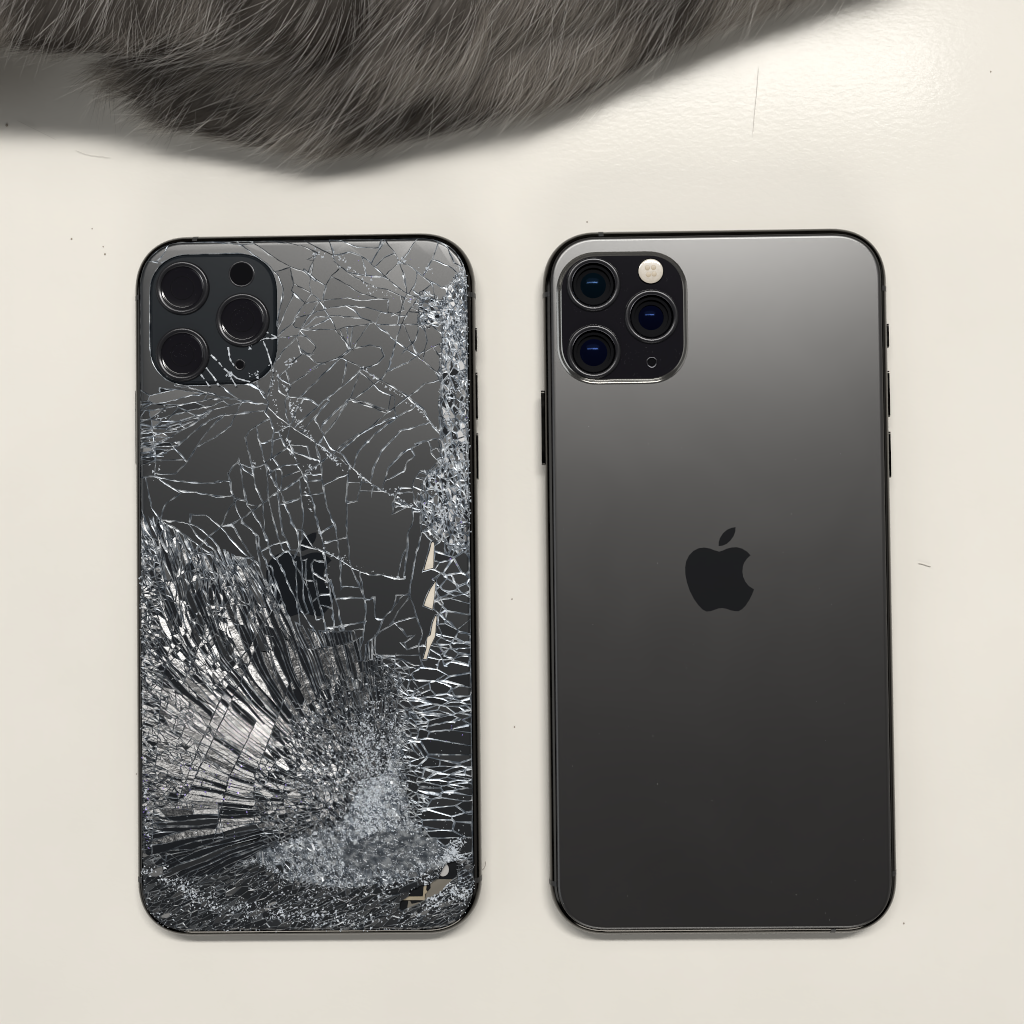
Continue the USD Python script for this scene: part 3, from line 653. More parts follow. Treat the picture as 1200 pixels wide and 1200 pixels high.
region = GLASS_POLY.difference(BUMP_POLY)
OPEN_L = [Polygon(L(*np.array(o.exterior.coords).T)) for o in OPEN]
GRID = 0.004
LOCAL = [to_local(l) for l in LINES if l.length > 0.5]
LOCAL += tie(LOCAL, region.boundary, 4.0)
noded = unary_union([shapely.set_precision(l, GRID) for l in LOCAL] + [region.boundary])
faces = list(polygonize(noded))
region_i = region.buffer(-0.01); openu = unary_union(OPEN_L)
shards = []
queue = faces
for p in queue:
    if p.area < 0.03 or not region.contains(p.representative_point()) or openu.contains(p.representative_point()):
        continue
    if p.interiors:
        x0, y0, x1, y1 = p.bounds
        cuts = unary_union([LineString([(x0 - 1, Polygon(r).centroid.y), (x1 + 1, Polygon(r).centroid.y + 0.3)]) for r in p.interiors]).buffer(0.004)
        for q in getattr(p.difference(cuts), 'geoms', []):
            if q.geom_type == 'Polygon' and q.area > 0.03:
                shards.append(Polygon(q.exterior) if q.interiors else q)
        continue
    shards.append(p)
print('shards', len(shards))
LOGO_L = unary_union(logo_polys(LEFT, 352.5 - 843.5, 682 - 676.0))


SLAB = Polygon([(402, 992), (440, 975), (505, 972), (528, 990), (520, 1002), (480, 1016), (430, 1022), (404, 1012)])


def px_of(c):
    """Inverse of L: phone coordinates -> place of the photograph (for reading the survey's zones)."""
    c = np.asarray(c, float) * MM; a = LEFT['rz']
    w = np.array([math.cos(a) * c[0] - math.sin(a) * c[1] + LEFT['pos'][0], math.sin(a) * c[0] + math.cos(a) * c[1] + LEFT['pos'][1], 8 * MM])
    q = CAM_R.T @ (w - CAM_C)
    return 600 + FOC * q[0] / -q[2], 600 - FOC * q[1] / -q[2]


def surf_z(xy):
    """Height of the unbroken back at phone coordinates: it curves down towards the frame."""
    xy = np.atleast_2d(xy)
    d = shapely.distance(shapely.points(xy), _edge) + 1.78
    return np.interp(d, SURF_D, SURF_Z)


_edge = GLASS_POLY.boundary
_steps = [1.78, 1.86, 1.98, 2.12, 2.32, 2.52, 2.72]
BANDS = [Polygon(outline(a)).difference(Polygon(outline(b))) for a, b in zip(_steps[:-1], _steps[1:])] + [Polygon(outline(2.72))]
shapely.prepare(_edge)
WID = lambda x, y: meshkit.noise(np.stack([np.asarray(x) * 0.35, np.asarray(y) * 0.35, np.zeros_like(np.asarray(x))], -1), 3)


def tri2(pts):
    return earcut.triangulate_float64(np.ascontiguousarray(pts, float), np.array([len(pts)], np.uint32)).reshape(-1, 3)


LAMP_PTS = np.array([(x, LAMP_Y, LAMP_Z) for x in np.linspace(LAMP_X[0] + 0.04, LAMP_X[1] - 0.04, 14)])


def shard_mesh(poly, style):
    """One piece of glass: its face, bevelled broken edges and sides. STYLE: width of the broken edge, tilt (x, y), looseness."""
    poly = poly.simplify(0.02)
    p = np.array(shapely.geometry.polygon.orient(poly).exterior.coords)[:-1]
    keep = np.hypot(*(p - np.roll(p, 1, 0)).T) > 0.03
    p = p[keep]
    n = len(p)
    if n < 3:
        return None
    A, Pm = poly.area, poly.length
    inr = 2 * A / Pm
    e = np.roll(p, -1, 0) - p; e /= np.linalg.norm(e, axis=1, keepdims=True) + 1e-12
    nr = np.stack([-e[:, 1], e[:, 0]], 1); npv = np.roll(nr, 1, 0)
    bis = nr + npv; bis /= np.maximum(0.45, 1 + (nr * npv).sum(1))[:, None]
    w0 = style['w'] * (0.35 + 2.2 * WID(p[:, 0] * 2.3 + style['seed'], p[:, 1] * 2.3) ** 2.2) * rng.uniform(0.6, 1.5, n)
    w = np.minimum(w0, 0.55 * inr); g = min(style['gap'], 0.12 * inr)
    outer, inner = p + bis * g, p + bis * (g + w)[:, None]
    c = p.mean(0); tx, ty = style['tilt']
    base = surf_z(inner) + style['lift'] + (inner - c) @ np.array([tx, ty])
    slope = np.tan(np.radians(rng.uniform(10, 38, n)))
    w3 = np.array([*(c * MM + LEFT['pos']), 0.008]); vd = CAM_C - w3; vd /= np.linalg.norm(vd)
    ld = LAMP_PTS - w3; ld /= np.linalg.norm(ld, axis=1)[:, None]; hv = vd + ld; hv = hv[:, :2] / hv[:, 2:]
    ov = -bis / (np.linalg.norm(bis, axis=1)[:, None] + 1e-9)
    dot = ov @ hv.T; crs = abs(ov[:, :1] * hv[None, :, 1] - ov[:, 1:] * hv[None, :, 0]) + 10.0 * (dot < 0.05)
    b = crs.argmin(1); kk = np.arange(n)
    hitting = (crs[kk, b] < 0.11) & (rng.random(n) < style['aim'])
    slope = np.where(hitting, dot[kk, b] * rng.normal(1, 0.15, n), slope)
    w = np.where(hitting, np.minimum(w * style['fat'], 0.6 * inr), w)
    inner = p + bis * (g + w)[:, None]
    base = surf_z(inner) + style['lift'] + (inner - c) @ np.array([tx, ty])
    zo = surf_z(outer) + style['lift'] + (outer - c) @ np.array([tx, ty]) - w * slope
    vi, vo = np.column_stack([inner, base]), np.column_stack([outer, zo]); vb = np.column_stack([outer, np.full(n, 7.05)])
    V, F, C, N = [], [], [], []
    cnt = 0

    def add(v, f, col, nn=None):
        nonlocal cnt
        if nn is None:
            t = v[f]; fn = np.cross(t[:, 1] - t[:, 0], t[:, 2] - t[:, 0]); nn = np.zeros_like(v)
            for k in range(3):
                np.add.at(nn, f[:, k], fn)
        nn = nn / (np.linalg.norm(nn, axis=1, keepdims=True) + 1e-12)
        V.append(v); F.append(f + cnt); C.append(np.tile(col, (len(v), 1))); N.append(nn); cnt += len(v)

    loose = style['loose']
    ip = Polygon(inner)
    if not ip.is_valid:
        ip = ip.buffer(0)
    pieces = [(ip, 0.0)]
    if style.get('logo'):
        pieces = [(ip.difference(LOGO_L), 0.0), (ip.intersection(LOGO_L), 1.0)]
    plain_top = not style.get('logo') and (_edge.distance(poly) > 1.6 or A < 1.2)
    for geo, ink in pieces:
        for band in ([None] if plain_top else BANDS):
            gg = geo if band is None else geo.intersection(band)
            for q in getattr(gg, 'geoms', [gg]):
                if q.geom_type != 'Polygon' or q.area < 0.001:
                    continue
                if q.interiors:
                    tris = [t for t in shapely.constrained_delaunay_triangles(q).geoms] if hasattr(shapely, 'constrained_delaunay_triangles') else [Polygon(q.exterior)]
                else:
                    tris = [q]
                for t in tris:
                    r = np.array(shapely.geometry.polygon.orient(t).exterior.coords)[:-1]
                    if len(r) < 3:
                        continue
                    z = surf_z(r) + style['lift'] + (r - c) @ np.array([tx, ty])
                    if plain_top:
                        nn = np.tile([-tx, -ty, 1.0], (len(r), 1))
                    else:
                        gx = (surf_z(r + [0.05, 0]) - surf_z(r - [0.05, 0])) / 0.1; gy = (surf_z(r + [0, 0.05]) - surf_z(r - [0, 0.05])) / 0.1
                        nn = np.stack([-gx - tx, -gy - ty, np.ones(len(r))], 1)
                    add(np.column_stack([r, z]), _up(r, tri2(r)), (style.get('crush', 0.0), loose, ink), nn)
    if not V:
        return None
    i = np.arange(n); j = (i + 1) % n
    q = np.stack([vo[i], vo[j], vi[j], vi[i]], 1).reshape(-1, 3); k = np.arange(n)[:, None] * 4
    add(q, np.vstack([k + [0, 1, 2], k + [0, 2, 3]]), (style['frac'] * rng.uniform(0.55, 1.0), loose, 0))
    q = np.stack([vb[i], vb[j], vo[j], vo[i]], 1).reshape(-1, 3)
    add(q, np.vstack([k + [0, 1, 2], k + [0, 2, 3]]), (0.6, 0, 0))
    return np.vstack(V), np.vstack(F), np.vstack(C), np.vstack(N)


def _up(p, t):
    a, b, c = p[t[:, 0]], p[t[:, 1]], p[t[:, 2]]
    f = np.cross(b - a, c - a) < 0
    t = t.copy(); t[f] = t[f][:, ::-1]; return t


def style_of(poly):
    c = poly.representative_point(); px, py = px_of((c.x, c.y)); P = Point(px, py); s = math.sqrt(poly.area)
    st = dict(w=0.10, gap=0.02, tilt=rng.normal(0, 0.007, 2), lift=rng.normal(0, 0.012), loose=0.0, frac=1.0, aim=0.45, fat=1.5, seed=float(rng.uniform(0, 50)))
    if SMOOTH_SHARD.contains(P):
        st.update(w=0.08, tilt=(0, 0), gap=0.03, lift=-0.1)
    elif GZ.contains(P):
        r = math.hypot(px - CX, py - CY)
        a = max(0.0, min(1.0, (py - 600) / 130)); low = max(0.0, min(1.0, (py - 965) / 30))
        # splinters lie like slipped slates: tilted about their own long axis, their faces towards the top of the phone
        ux, uy = (px - CX) / r, -(py - CY) / r
        w = np.array([*(np.array([c.x, c.y]) * MM + LEFT['pos']), 0.008]); vd = CAM_C - w; vd /= np.linalg.norm(vd)
        best = None
        for lx in np.linspace(LAMP_X[0] + 0.05, LAMP_X[1] - 0.05, 12):
            ld = np.array([lx, LAMP_Y, LAMP_Z]) - w; ld /= np.linalg.norm(ld); hv = vd + ld; hv = hv[:2] / hv[2]
            off = abs(hv[0] * ux + hv[1] * uy)
            if best is None or off < best[0]:
                best = (off, hv)
        hv = best[1]; al = hv[0] * ux + hv[1] * uy; hv = hv - np.array([ux, uy]) * al * 0.35
        lum = meshkit.noise(np.array([px / 16.0, py / 16.0, 3.3]), 8)
        sheet = math.exp(-((px - 225) / 75) ** 2 - ((py - 880) / 75) ** 2)
        bright = rng.random() < np.clip(0.26 + 0.12 * a + 0.70 * sheet + 0.5 * (lum - 0.5), 0.0, 0.93) * (1 - low)
        if a < 0.85 and 2 * poly.area / poly.length > 0.36 and rng.random() < 0.75:
            bright = False
        tilt = -hv * rng.normal(1.0, 0.10) + rng.normal(0, 0.02, 2) if bright else rng.normal(0, 0.06, 2)
        st.update(w=0.07 + 0.14 * (1 - a), tilt=tilt, gap=0.05, aim=(0.45 + 0.45 * (1 - a)) * (1 - 0.7 * low), fat=1.5 + 0.9 * (1 - a), frac=rng.uniform(0.15, 0.6) + 0.35 * (1 - a),
                  loose=1.0 if rng.random() < 0.85 * a or bright else 0.0, lift=rng.normal(0, 0.02))
    elif ZD.contains(P) or ZD2.contains(P):
        st.update(w=0.13, frac=rng.uniform(0.2, 1.0), tilt=rng.normal(0, 0.16, 2), lift=rng.normal(0, 0.05), loose=float(rng.random() < 0.25) * 0.6)
        if ZD2.contains(P) and not ZI.contains(P):
            st.update(loose=0.0, tilt=rng.normal(0, 0.05, 2), w=0.12)
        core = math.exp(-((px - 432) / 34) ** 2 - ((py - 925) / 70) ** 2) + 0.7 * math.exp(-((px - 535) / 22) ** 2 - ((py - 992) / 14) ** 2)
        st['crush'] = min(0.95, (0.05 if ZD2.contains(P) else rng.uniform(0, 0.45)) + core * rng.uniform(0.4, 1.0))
        if SLAB.contains(P):
            st.update(crush=rng.uniform(0.22, 0.34), tilt=rng.normal(0, 0.02, 2), lift=0.0, w=0.05, loose=0.0, frac=rng.uniform(0.2, 0.5))
    elif ZE.contains(P):
        st.update(w=0.07, frac=rng.uniform(0.03, 0.45), tilt=rng.normal(0, 0.12, 2), lift=rng.normal(-0.03, 0.05), loose=float(rng.random() < 0.08) * 0.6)
    elif ZB.contains(P) or ZB0.contains(P):
        st.update(w=0.15, tilt=rng.normal(0, 0.12, 2), lift=rng.normal(-0.02, 0.06), loose=float(rng.random() < 0.2) * 0.5)
    elif ZR.contains(P) or ZR0.contains(P):
        st.update(w=0.17, tilt=rng.normal(0, 0.03, 2), lift=rng.normal(0, 0.03))
    elif ZL.contains(P) or ZC.contains(P):
        st.update(w=0.09, tilt=rng.normal(0, 0.08, 2), lift=rng.normal(0, 0.03))
    elif py < 460:
        st.update(w=0.085, gap=0.045, aim=0.5, frac=rng.uniform(0.2, 0.95))
    else:
        st.update(w=0.105, gap=0.04, aim=0.6, frac=rng.uniform(0.35, 0.95))
    st['logo'] = poly.intersects(LOGO_L)
    return st


order = sorted(shards, key=lambda p: -p.area)
rest = []
for k, p in enumerate(order):
    m = shard_mesh(p, style_of(p))
    if m is None:
        continue
    m = (m[0] * MM, *m[1:])
    if counts.get(str(left.GetPath()) + '/glass_shard', 0) < 300:
        part('glass_shard', m[:2], M['shard'], left, prim=m[2], normals=m[3])
    else:
        rest.append(m)


def join(ms):
    off = np.cumsum([0] + [len(m[0]) for m in ms[:-1]])
    return np.vstack([m[0] for m in ms]), np.vstack([m[1] + o for m, o in zip(ms, off)]), *[np.vstack([m[k] for m in ms]) for k in range(2, len(ms[0]))]


v, f, c, nn = join(rest)
part('glass_splinters', (v, f), M['shard'], left, prim=c, normals=nn, kind='stuff', label='fine splinters of the shattered back glass')
print('splinters', len(rest), 'tris', len(f))

# what the missing glass lays bare
for o in SLIVERS:
    q = Polygon(L(*np.array(o.exterior.coords).T)).buffer(-0.12)
    part('exposed_backing', mm(prism(q, 7.0, 7.62)), M['cream'], left, label='cream white backing showing through a gap in the glass')


def inhole(pts):
    q = np.array(pts, float) * 130 / 1200 + (450, 980)
    return Polygon(L(q[:, 0], q[:, 1], 7.3))


part('exposed_disc', mm(prism(inhole([(640 + 62 * math.cos(a), 360 + 72 * math.sin(a)) for a in np.linspace(0, 2 * math.pi, 24)[:-1]]), 7.0, 7.45, 0.05)), M['disc'], left, label='pale grey round metal piece in the hole')
part('exposed_plate', mm(prism(inhole([(500, 462), (790, 468), (735, 500), (600, 680), (505, 690), (440, 700), (455, 620), (505, 560)]), 7.0, 7.3, 0.04)), M['plate'], left, label='brown grey plate in the hole')
part('exposed_bracket', mm(prism(inhole([(150, 690), (150, 655), (420, 652), (430, 545), (460, 530), (455, 580), (470, 600), (445, 625), (440, 690)]), 7.0, 7.4, 0.04)), M['bracket'], left, label='thin tan metal bracket in the hole')
part('exposed_block', mm(prism(inhole([(262, 700), (280, 700), (300, 735), (360, 720), (430, 705), (430, 760), (250, 800)]), 7.0, 7.22, 0.03)), M['plate'], left)

# loose chips of glass
def chips(centres, sizes, z):
    """Small broken tetrahedra and wedges, one solid island each."""
    n = len(centres)
    base = np.array([(1, 0, -0.5), (-0.6, 0.8, -0.45), (-0.5, -0.9, -0.5), (0.1, 0.1, 0.6)])
    v = base[None] * rng.uniform(0.5, 1.3, (n, 4, 3)) + rng.normal(0, 0.15, (n, 4, 3))
    a = rng.uniform(0, 2 * math.pi, n); ca, sa = np.cos(a), np.sin(a)
    v = np.stack([v[..., 0] * ca[:, None] - v[..., 1] * sa[:, None], v[..., 0] * sa[:, None] + v[..., 1] * ca[:, None], v[..., 2] * 0.34], -1) * sizes[:, None, None]
    v[..., :2] += centres[:, None]; v[..., 2] += (z + 0.2 * sizes)[:, None]
    f = np.array([(0, 1, 3), (1, 2, 3), (2, 0, 3), (0, 2, 1)])
    F = (np.arange(n)[:, None, None] * 4 + f).reshape(-1, 3)
    V = v.reshape(-1, 3)
    tri = V[F]; nrm = np.cross(tri[:, 1] - tri[:, 0], tri[:, 2] - tri[:, 0]); cen = np.repeat(v.mean(1), 4, 0)
    bad = ((tri.mean(1) - cen) * nrm).sum(1) < 0
    F[bad] = F[bad][:, ::-1]
    return V, F


spots = []


def scatter_line(pts, n, spread, size):
    p = np.array(pts, float); d = np.r_[0, np.cumsum(np.hypot(*np.diff(p, axis=0).T))]; s = rng.uniform(0, d[-1], n)
    q = np.stack([np.interp(s, d, p[:, 0]), np.interp(s, d, p[:, 1])], 1) + rng.normal(0, spread, (n, 2))
    spots.extend((x, y, size * rng.lognormal(0, 0.4)) for x, y in q)


def scatter_zone(poly, n, size):
    x0, y0, x1, y1 = poly.bounds; k = 0
    while k < n:
        x, y = rng.uniform(x0, x1), rng.uniform(y0, y1)
        if poly.contains(Point(x, y)):
            spots.append((x, y, size * rng.lognormal(0, 0.4))); k += 1


def scatter_blob(cx, cy, sx, sy, n, size):
    spots.extend((cx + sx * a, cy + sy * b, size * rng.lognormal(0, 0.4)) for a, b in rng.normal(0, 1, (n, 2)))


scatter_line([(322, 432), (338, 460), (342, 485), (360, 510), (372, 520), (398, 545), (430, 563), (462, 582), (492, 597)], 150, 1.3, 0.22)
scatter_line([(318, 430), (322, 478), (330, 500), (345, 540)], 60, 1.6, 0.22)
scatter_line([(384, 290), (440, 340), (480, 350), (500, 345), (520, 370), (540, 400)], 110, 3.0, 0.26)
scatter_line([(425, 430), (450, 450), (490, 480), (515, 505)], 50, 1.3, 0.22)
scatter_line([(542, 310), (540, 420), (544, 520), (542, 620)], 900, 6, 0.17)
scatter_line([(522, 350), (528, 450), (522, 560), (516, 620)], 300, 3.0, 0.24)
scatter_line([(366, 642), (400, 655), (440, 672), (475, 678)], 50, 1.2, 0.2)
scatter_line([(355, 560), (365, 600), (380, 640), (384, 690)], 50, 1.2, 0.18)
scatter_line([(166, 640), (168, 800), (172, 950), (178, 1000), (205, 1022), (225, 1040)], 260, 2.5, 0.16)
scatter_line([(205, 1022), (230, 1050), (270, 1062), (330, 1070), (420, 1076), (500, 1078)], 420, 6, 0.18)
scatter_line([(195, 470), (180, 520), (182, 560)], 40, 4, 0.18)
scatter_line([(432, 830), (470, 812), (500, 815)], 60, 4, 0.18)
scatter_line([(428, 850), (436, 900), (440, 940), (428, 985)], 2600, 12, 0.15)
scatter_line([(460, 1000), (520, 1000), (545, 985)], 500, 7, 0.14)
scatter_line([(545, 1000), (530, 1000), (520, 1004), (545, 985)], 200, 5, 0.22)
scatter_line([(500, 1060), (520, 1045), (535, 1040), (545, 1058)], 260, 6, 0.22)
scatter_line([(440, 1045), (470, 1040), (500, 1030), (520, 1018)], 160, 5, 0.2)
scatter_zone(ZD, 4200, 0.13)
scatter_zone(ZD2, 380, 0.17)
scatter_zone(ZE, 1300, 0.12)
scatter_line([(170, 1020), (200, 1032), (240, 1058), (300, 1072), (420, 1080)], 500, 4, 0.16)
scatter_line([(300, 1045), (360, 1055), (430, 1050)], 260, 9, 0.14)
scatter_blob(405, 925, 50, 32, 1500, 0.13)
scatter_blob(335, 905, 75, 42, 1200, 0.10)
scatter_blob(215, 800, 30, 70, 300, 0.09)
for cx, cy, n in ((340, 425, 16), (300, 440, 10), (346, 478, 20), (458, 350, 16), (470, 305, 10), (500, 315, 14), (372, 300, 12), (400, 655, 8), (510, 575, 30), (520, 600, 30), (505, 560, 20), (298, 545, 5), (362, 548, 14), (465, 575, 10), (240, 420, 8), (270, 440, 10), (296, 402, 10)):
    scatter_blob(cx, cy, 3.5, 3.5, n, 0.24)
spots = [p for k, p in enumerate(spots) if k % 6 == 0 or not SLAB.contains(Point(p[0], p[1]))]
sp_ = np.array(spots); q = L(sp_[:, 0], sp_[:, 1]); pts = shapely.points(q)
ok = shapely.contains(GLASS_POLY.buffer(0.3), pts) & ~shapely.contains(openu.buffer(-0.2), pts)
q, sz, pts = q[ok], np.clip(sp_[ok, 2], 0.05, 0.45), pts[ok]
zc = np.where(shapely.contains(BUMP_POLY, pts), 8.77, surf_z(q))
v, f = chips(q, sz, zc)
part('glass_chips', (v * MM, f), M['chip'], left, kind='stuff', label='loose crumbs and powder of broken glass')
print('chips', len(q))

M['glint'] = mat('painted_glint_chips', {'g': ('geometry', {}), 'cr': ('rgb_ramp', {'ramp': [(0.0, (0.42, 0.30, 0.95)), (0.6, (0.50, 0.42, 0.98)), (1.0, (0.25, 0.55, 0.95))]}), 'p': ('principled_bsdf', {'roughness': 0.25, 'metallic': 0.4})},
                 [('g.random_per_island', 'cr.fac'), ('cr.color', 'p.base_color')])  # glints painted as violet and blue base colour
gp = np.vstack([np.random.default_rng(5).normal(0, 1, (60, 2)) * (48, 26) + (270, 930), np.random.default_rng(6).normal(0, 1, (18, 2)) * (3, 30) + (171, 940), np.random.default_rng(8).normal(0, 1, (22, 2)) * (14, 160) + (530, 620), np.random.default_rng(9).normal(0, 1, (14, 2)) * (50, 40) + (440, 340)])
q = L(gp[:, 0], gp[:, 1]); q = q[shapely.contains(GLASS_POLY.difference(BUMP_POLY).difference(openu), shapely.points(q))]
v, f = chips(q, np.random.default_rng(2).uniform(0.1, 0.24, len(q)), surf_z(q) + 0.05)
part('glint_chips', (v * MM, f), M['glint'], left, kind='stuff', label='small glass chips with violet and blue glints painted on')

# broken edges that reach over the lower right of the camera plate
bump_cracks = [[530, 850, 580, 900, 640, 960, 700, 1000, 780, 1022], [490, 925, 540, 980, 580, 1045], [465, 975, 520, 1050], [860, 745, 880, 810, 905, 870, 930, 975], [640, 800, 655, 890, 680, 920], [640, 960, 690, 1050], [800, 770, 870, 750, 950, 740], [880, 700, 950, 740]]
segs = []
for b in bump_cracks:
    p = jitter_line(np.array(b, float).reshape(-1, 2) * 220 / 1200 + (150, 260), 0.5)
    p = L(p[:, 0], p[:, 1], 8.8)
    for a_, b_ in zip(p[:-1], p[1:]):
        if rng.random() < 0.85:
            t = b_ - a_; nn = np.array([-t[1], t[0]]) / (np.hypot(*t) + 1e-9) * rng.uniform(0.05, 0.22); k = rng.uniform(0.02, 0.14)
            vv = np.array([[*(a_ - nn), 8.77], [*(b_ - nn), 8.77], [*(b_ + nn), 8.77], [*(a_ + nn), 8.77], [*((a_ + b_) / 2 + nn * rng.uniform(-0.8, 0.8)), 8.8 + k]])
            segs.append((vv, np.array([(0, 1, 4), (1, 2, 4), (2, 3, 4), (3, 0, 4)])))
v, f = join(segs)
part('plate_splinters', (v * MM, f), M['chip'], left, kind='stuff', label='glass splinters along the cracks across the camera plate')

# ------------------------------------------------------------------ the cat
cat = thing('cat', 'grey tabby cat lying on the table above both phones, flank and leg in view', 'cat')


def wp(px, py, z):
    return hit(px, py, z * MM) / MM


def hull(chain):
    out = []
    for (a, ra), (b, rb) in zip(chain[:-1], chain[1:]):
        s = [manifold3d.Manifold.sphere(r, 40).translate(tuple(map(float, c))) for c, r in ((a, ra), (b, rb))]
        out.append(manifold3d.Manifold.batch_hull(s))
    return out


def ch(*nodes):
    return [(wp(px, py, z), r) for px, py, z, r in nodes]


solids = []
solids += hull(ch((150, 78, 13, 4), (215, 105, 8, 7), (300, 112, 7, 9.5), (390, 118, 6, 10.5), (470, 98, 6, 11), (540, 66, 8, 12)))       # folded leg, flat on the table
solids += hull(ch((215, 70, 15, 6), (330, 72, 15, 9), (430, 75, 15, 10.5), (520, 15, 17, 14)))
solids += hull(ch((470, 98, 6, 11), (560, 75, 6, 11.5), (640, 51, 6.5, 12), (700, 22, 7, 12), (780, -22, 9, 12.5), (900, -65, 9, 12), (1030, -110, 9, 11)))   # belly and foreleg
solids += hull(ch((500, 20, 12, 13), (600, -5, 13, 13), (680, -40, 15, 14), (800, -110, 20, 16)))
solids += hull(ch((-200, -40, 25, 14), (-160, -40, 26, 14), (0, -30, 26, 13), (130, -18, 26, 13), (240, -30, 28, 16), (330, -40, 30, 18)))         # haunch in front of the torso
solids += hull([((-139, 113, 13), 13), ((-190, 108, 17), 17)])  # unseen lump added beside the haunch to deepen the shadow there
solids += hull([((-145, 128, 16), 15), ((-190, 118, 18), 17), ((-235, 128, 24), 22)])                                                  # unseen foot shape added to block light from the left
solids += hull([((-150, 210, 62), 58), ((-60, 205, 62), 60), ((40, 215, 60), 56), ((110, 240, 55), 46)])                        # torso
body = manifold3d.Manifold.batch_boolean(solids, manifold3d.OpType.Add).refine_to_length(5.0)
mv = body.to_mesh(); bm = trimesh.Trimesh(mv.vert_properties[:, :3], mv.tri_verts)
trimesh.smoothing.filter_taubin(bm, iterations=24)
bm.vertices[:, 2] = np.maximum(bm.vertices[:, 2], 0.2)
part('body', mm(bm), M['skin'], cat, smooth=True)


def grow(n, length, width, lift, pts=6, seed=0, clump=0.5, droop=0.3, curl=0.12):
    """Strands rooted on the body where the camera's side of it can be seen."""
    r = np.random.default_rng(seed)
    p, fi = trimesh.sample.sample_surface(bm, n * 3, seed=seed)
    nrm = bm.face_normals[fi]
    q = (p * MM - CAM_C) @ CAM_R; px, py = 600 + FOC * q[:, 0] / -q[:, 2], 600 - FOC * q[:, 1] / -q[:, 2]
    ok = (px > -90) & (px < 1290) & (py > -130) & (nrm[:, 2] > -0.75)
    p, nrm, px, py = p[ok][:n], nrm[ok][:n], px[ok][:n], py[ok][:n]
    n = len(p)
    t = np.clip((px - 250) / 550, 0, 1)[:, None]
    flow = (1 - t) * np.array([-0.80, -0.58, -0.10]) + t * np.array([-0.32, -0.92, -0.15])
    up = np.clip((75 - py) / 60, 0, 1)[:, None] * np.clip((330 - px) / 150, 0, 1)[:, None]
    flow = flow * (1 - up) + up * np.array([-0.45, -0.85, -0.25])
    w = meshkit.noise(p / 9.0, 5) - 0.5; w2 = meshkit.noise(p / 4.0, 9) - 0.5
    ang = 0.6 * w + 0.4 * w2 + r.normal(0, 0.20, n)
    ca, sa = np.cos(ang), np.sin(ang)
    flow = np.stack([flow[:, 0] * ca - flow[:, 1] * sa, flow[:, 0] * sa + flow[:, 1] * ca, flow[:, 2]], 1)
    tang = flow - (flow * nrm).sum(1)[:, None] * nrm; tang /= np.linalg.norm(tang, axis=1)[:, None] + 1e-9
    d = tang + nrm * (lift * r.uniform(0.5, 1.5, n))[:, None]; d /= np.linalg.norm(d, axis=1)[:, None]
    ln = length * r.uniform(0.6, 1.25, n) * (0.8 + 0.5 * meshkit.noise(p / 12.0, 2))
    s = np.linspace(0, 1, pts)
    side = np.cross(d, nrm); bend = r.normal(0, curl, n)
    P = p[:, None] - nrm[:, None] * 0.4 + d[:, None] * (ln[:, None, None] * s[None, :, None])
    P += (tang * ln[:, None] * droop - nrm * ln[:, None] * droop * 0.55)[:, None] * (s ** 2)[None, :, None]
    P += (side * (bend * ln)[:, None])[:, None] * (s ** 2)[None, :, None]
    # locks: neighbouring tips lean together
    k = max(1, n // 12); tree = cKDTree(p[:k]); _, idx = tree.query(p)
    off = (P[:k] - p[:k][:, None])[idx] * (ln / ln[idx])[:, None, None] + p[idx][:, None]
    wgt = (clump * r.uniform(0.4, 1.0, n))[:, None, None] * (s ** 1.4)[None, :, None]
    P = P * (1 - wgt) + off * wgt
    P[..., 2] = np.maximum(P[..., 2], 0.15)
    W = np.outer(width * r.uniform(0.7, 1.2, n), np.r_[np.linspace(1, 0.75, pts - 2), 0.5, 0.12])
    return P, W, p, px, py


def curves(name, P, W, m, parent, kind='stuff', label=None):
    path = numbered((str(parent.GetPath()) if parent is not None else '/World') + '/' + name)
    c = UsdGeom.BasisCurves.Define(stage, path)
    c.CreateTypeAttr('linear')
    c.CreatePointsAttr(Vt.Vec3fArray.FromNumpy((P.reshape(-1, 3) * MM).astype(np.float32)))
    c.CreateCurveVertexCountsAttr(Vt.IntArray.FromNumpy(np.full(P.shape[0], P.shape[1], np.int32)))
    c.CreateWidthsAttr(Vt.FloatArray.FromNumpy((W.reshape(-1) * MM).astype(np.float32))); c.SetWidthsInterpolation('vertex')
    UsdShade.MaterialBindingAPI.Apply(c.GetPrim()).Bind(m)
    return tag(c.GetPrim(), label, None, None, kind)


P, W, rt, hx, hy = grow(120000, 8.5, 0.062, 0.36, seed=1, clump=0.45, curl=0.10)
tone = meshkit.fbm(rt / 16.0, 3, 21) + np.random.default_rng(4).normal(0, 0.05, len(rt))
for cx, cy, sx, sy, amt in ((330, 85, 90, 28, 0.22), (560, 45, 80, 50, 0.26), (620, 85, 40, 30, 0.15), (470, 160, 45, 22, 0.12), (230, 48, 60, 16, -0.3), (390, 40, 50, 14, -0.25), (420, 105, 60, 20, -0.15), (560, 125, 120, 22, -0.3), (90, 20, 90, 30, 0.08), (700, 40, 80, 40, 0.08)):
    tone += amt * np.exp(-((hx - cx) / sx) ** 2 - ((hy - cy) / sy) ** 2)      # lighter and darker patches; crease and lower rim shade painted in
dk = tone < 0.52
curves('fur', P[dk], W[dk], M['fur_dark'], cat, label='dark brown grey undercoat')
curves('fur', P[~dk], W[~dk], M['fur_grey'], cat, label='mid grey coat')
P, W, rt, hx, hy = grow(15000, 10.5, 0.078, 0.50, seed=2, clump=0.3, curl=0.08)
curves('guard_hair', P, W, M['fur_light'], cat, label='long pale guard hairs')

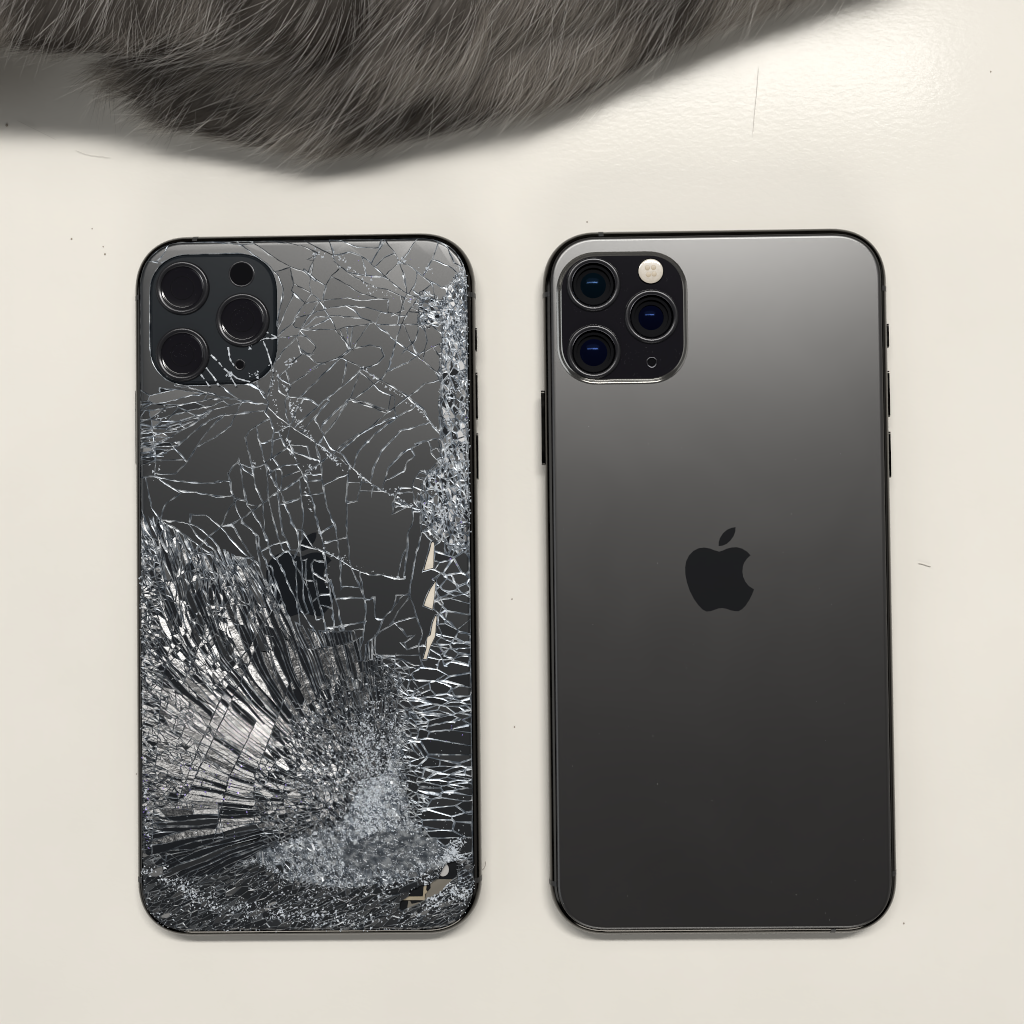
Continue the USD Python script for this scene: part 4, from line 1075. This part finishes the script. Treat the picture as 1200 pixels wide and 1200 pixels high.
# ------------------------------------------------------------------ small things on the table
def strand(label, pts, width):
    p = np.array(pts, float); w = hit(p[:, 0], p[:, 1], 0.0003) / MM
    t = np.linspace(0, 1, 14); d = np.linspace(0, 1, len(w))
    P = np.stack([np.interp(t, d, w[:, k]) for k in range(3)], 1)
    k = np.ones(3) / 3
    for ax in (0, 1):
        P[1:-1, ax] = np.convolve(P[:, ax], k, 'valid')
    m = trimesh_tube(P, width / 2)
    tag(part('loose_hair', m, M['loose_hair']), label, 'hair')


def trimesh_tube(P, r, sides=6):
    t = np.gradient(P, axis=0); t /= np.linalg.norm(t, axis=1)[:, None]
    a = np.cross(t, [0, 0, 1.0]); a /= np.linalg.norm(a, axis=1)[:, None]; b = np.cross(a, t)
    g = np.arange(sides) * 2 * math.pi / sides
    rad = r * np.r_[0.3, np.ones(len(P) - 2), 0.3]
    v = P[:, None] + rad[:, None, None] * (np.cos(g)[None, :, None] * a[:, None] + np.sin(g)[None, :, None] * b[:, None])
    i, j = np.meshgrid(np.arange(len(P) - 1), np.arange(sides), indexing='ij')
    q = np.stack([i * sides + j, i * sides + (j + 1) % sides, (i + 1) * sides + (j + 1) % sides, (i + 1) * sides + j], -1).reshape(-1, 4)
    return v.reshape(-1, 3) * MM, q


strand('single loose cat hair lying in the bright reflection right of the cat', [(889, 78), (887, 105), (884, 135), (882, 160)], 0.07)
strand('short curved cat hair on the table just below the shadow left of the cat', [(88, 176), (100, 181), (114, 183), (130, 185)], 0.07)
strand('thin straight cat hair at the edge of the shadow near the left border', [(20, 141), (36, 149), (52, 157), (66, 164)], 0.05)
strand('small dark fibre stuck by the lower right corner of the shattered phone', [(563, 1021), (567, 1018), (569, 1014), (569, 1009)], 0.16)
strand('short grey fibre lying right of the intact phone', [(1076, 660), (1081, 661), (1087, 663), (1091, 664)], 0.14)


def speck(label, px, py, r, m='speck'):
    s = trimesh.creation.icosphere(1, r); s.vertices += (meshkit.noise(s.vertices * 3 / r, int(px)) - 0.5)[:, None] * 0.6 * r
    s.apply_scale((1, 1.2, 0.5)); w = hit(px, py) / MM
    s.apply_translation((w[0], w[1], r * 0.3))
    tag(part('crumb', mm(s), M[m]), label, 'crumb', None)


speck('dark crumb near the left border below the cat shadow', 8, 147, 0.28)
speck('dark crumb right of the intact phone lower corner', 1059, 1082, 0.2)
speck('tiny dark crumb between the two phones, upper one', 600, 702, 0.16)
speck('tiny dark crumb between the two phones, lower one', 603, 852, 0.16)
speck('dark crumb above the top left corner of the intact phone', 688, 260, 0.17)
speck('dark crumb at the far right of the bright reflection', 1161, 84, 0.17)
speck('tiny crumb left of the shattered phone beside its lower half', 160, 907, 0.14)
for k, (x, y) in enumerate([(82, 278), (85, 282), (88, 286), (86, 274), (120, 288), (122, 297), (125, 299), (118, 282), (109, 268), (124, 290), (127, 284), (79, 280)]):
    pass
for lab, x, y, r in (('brown crumb in the left cluster above the shattered phone', 84, 280, 0.2), ('brown crumb in the right cluster above the shattered phone, largest', 123, 298, 0.22), ('small brown crumb above the largest one left of the shattered phone', 121, 289, 0.15), ('faint brown crumb highest of those above the shattered phone left corner', 108, 268, 0.14)):
    speck(lab, x, y, r)
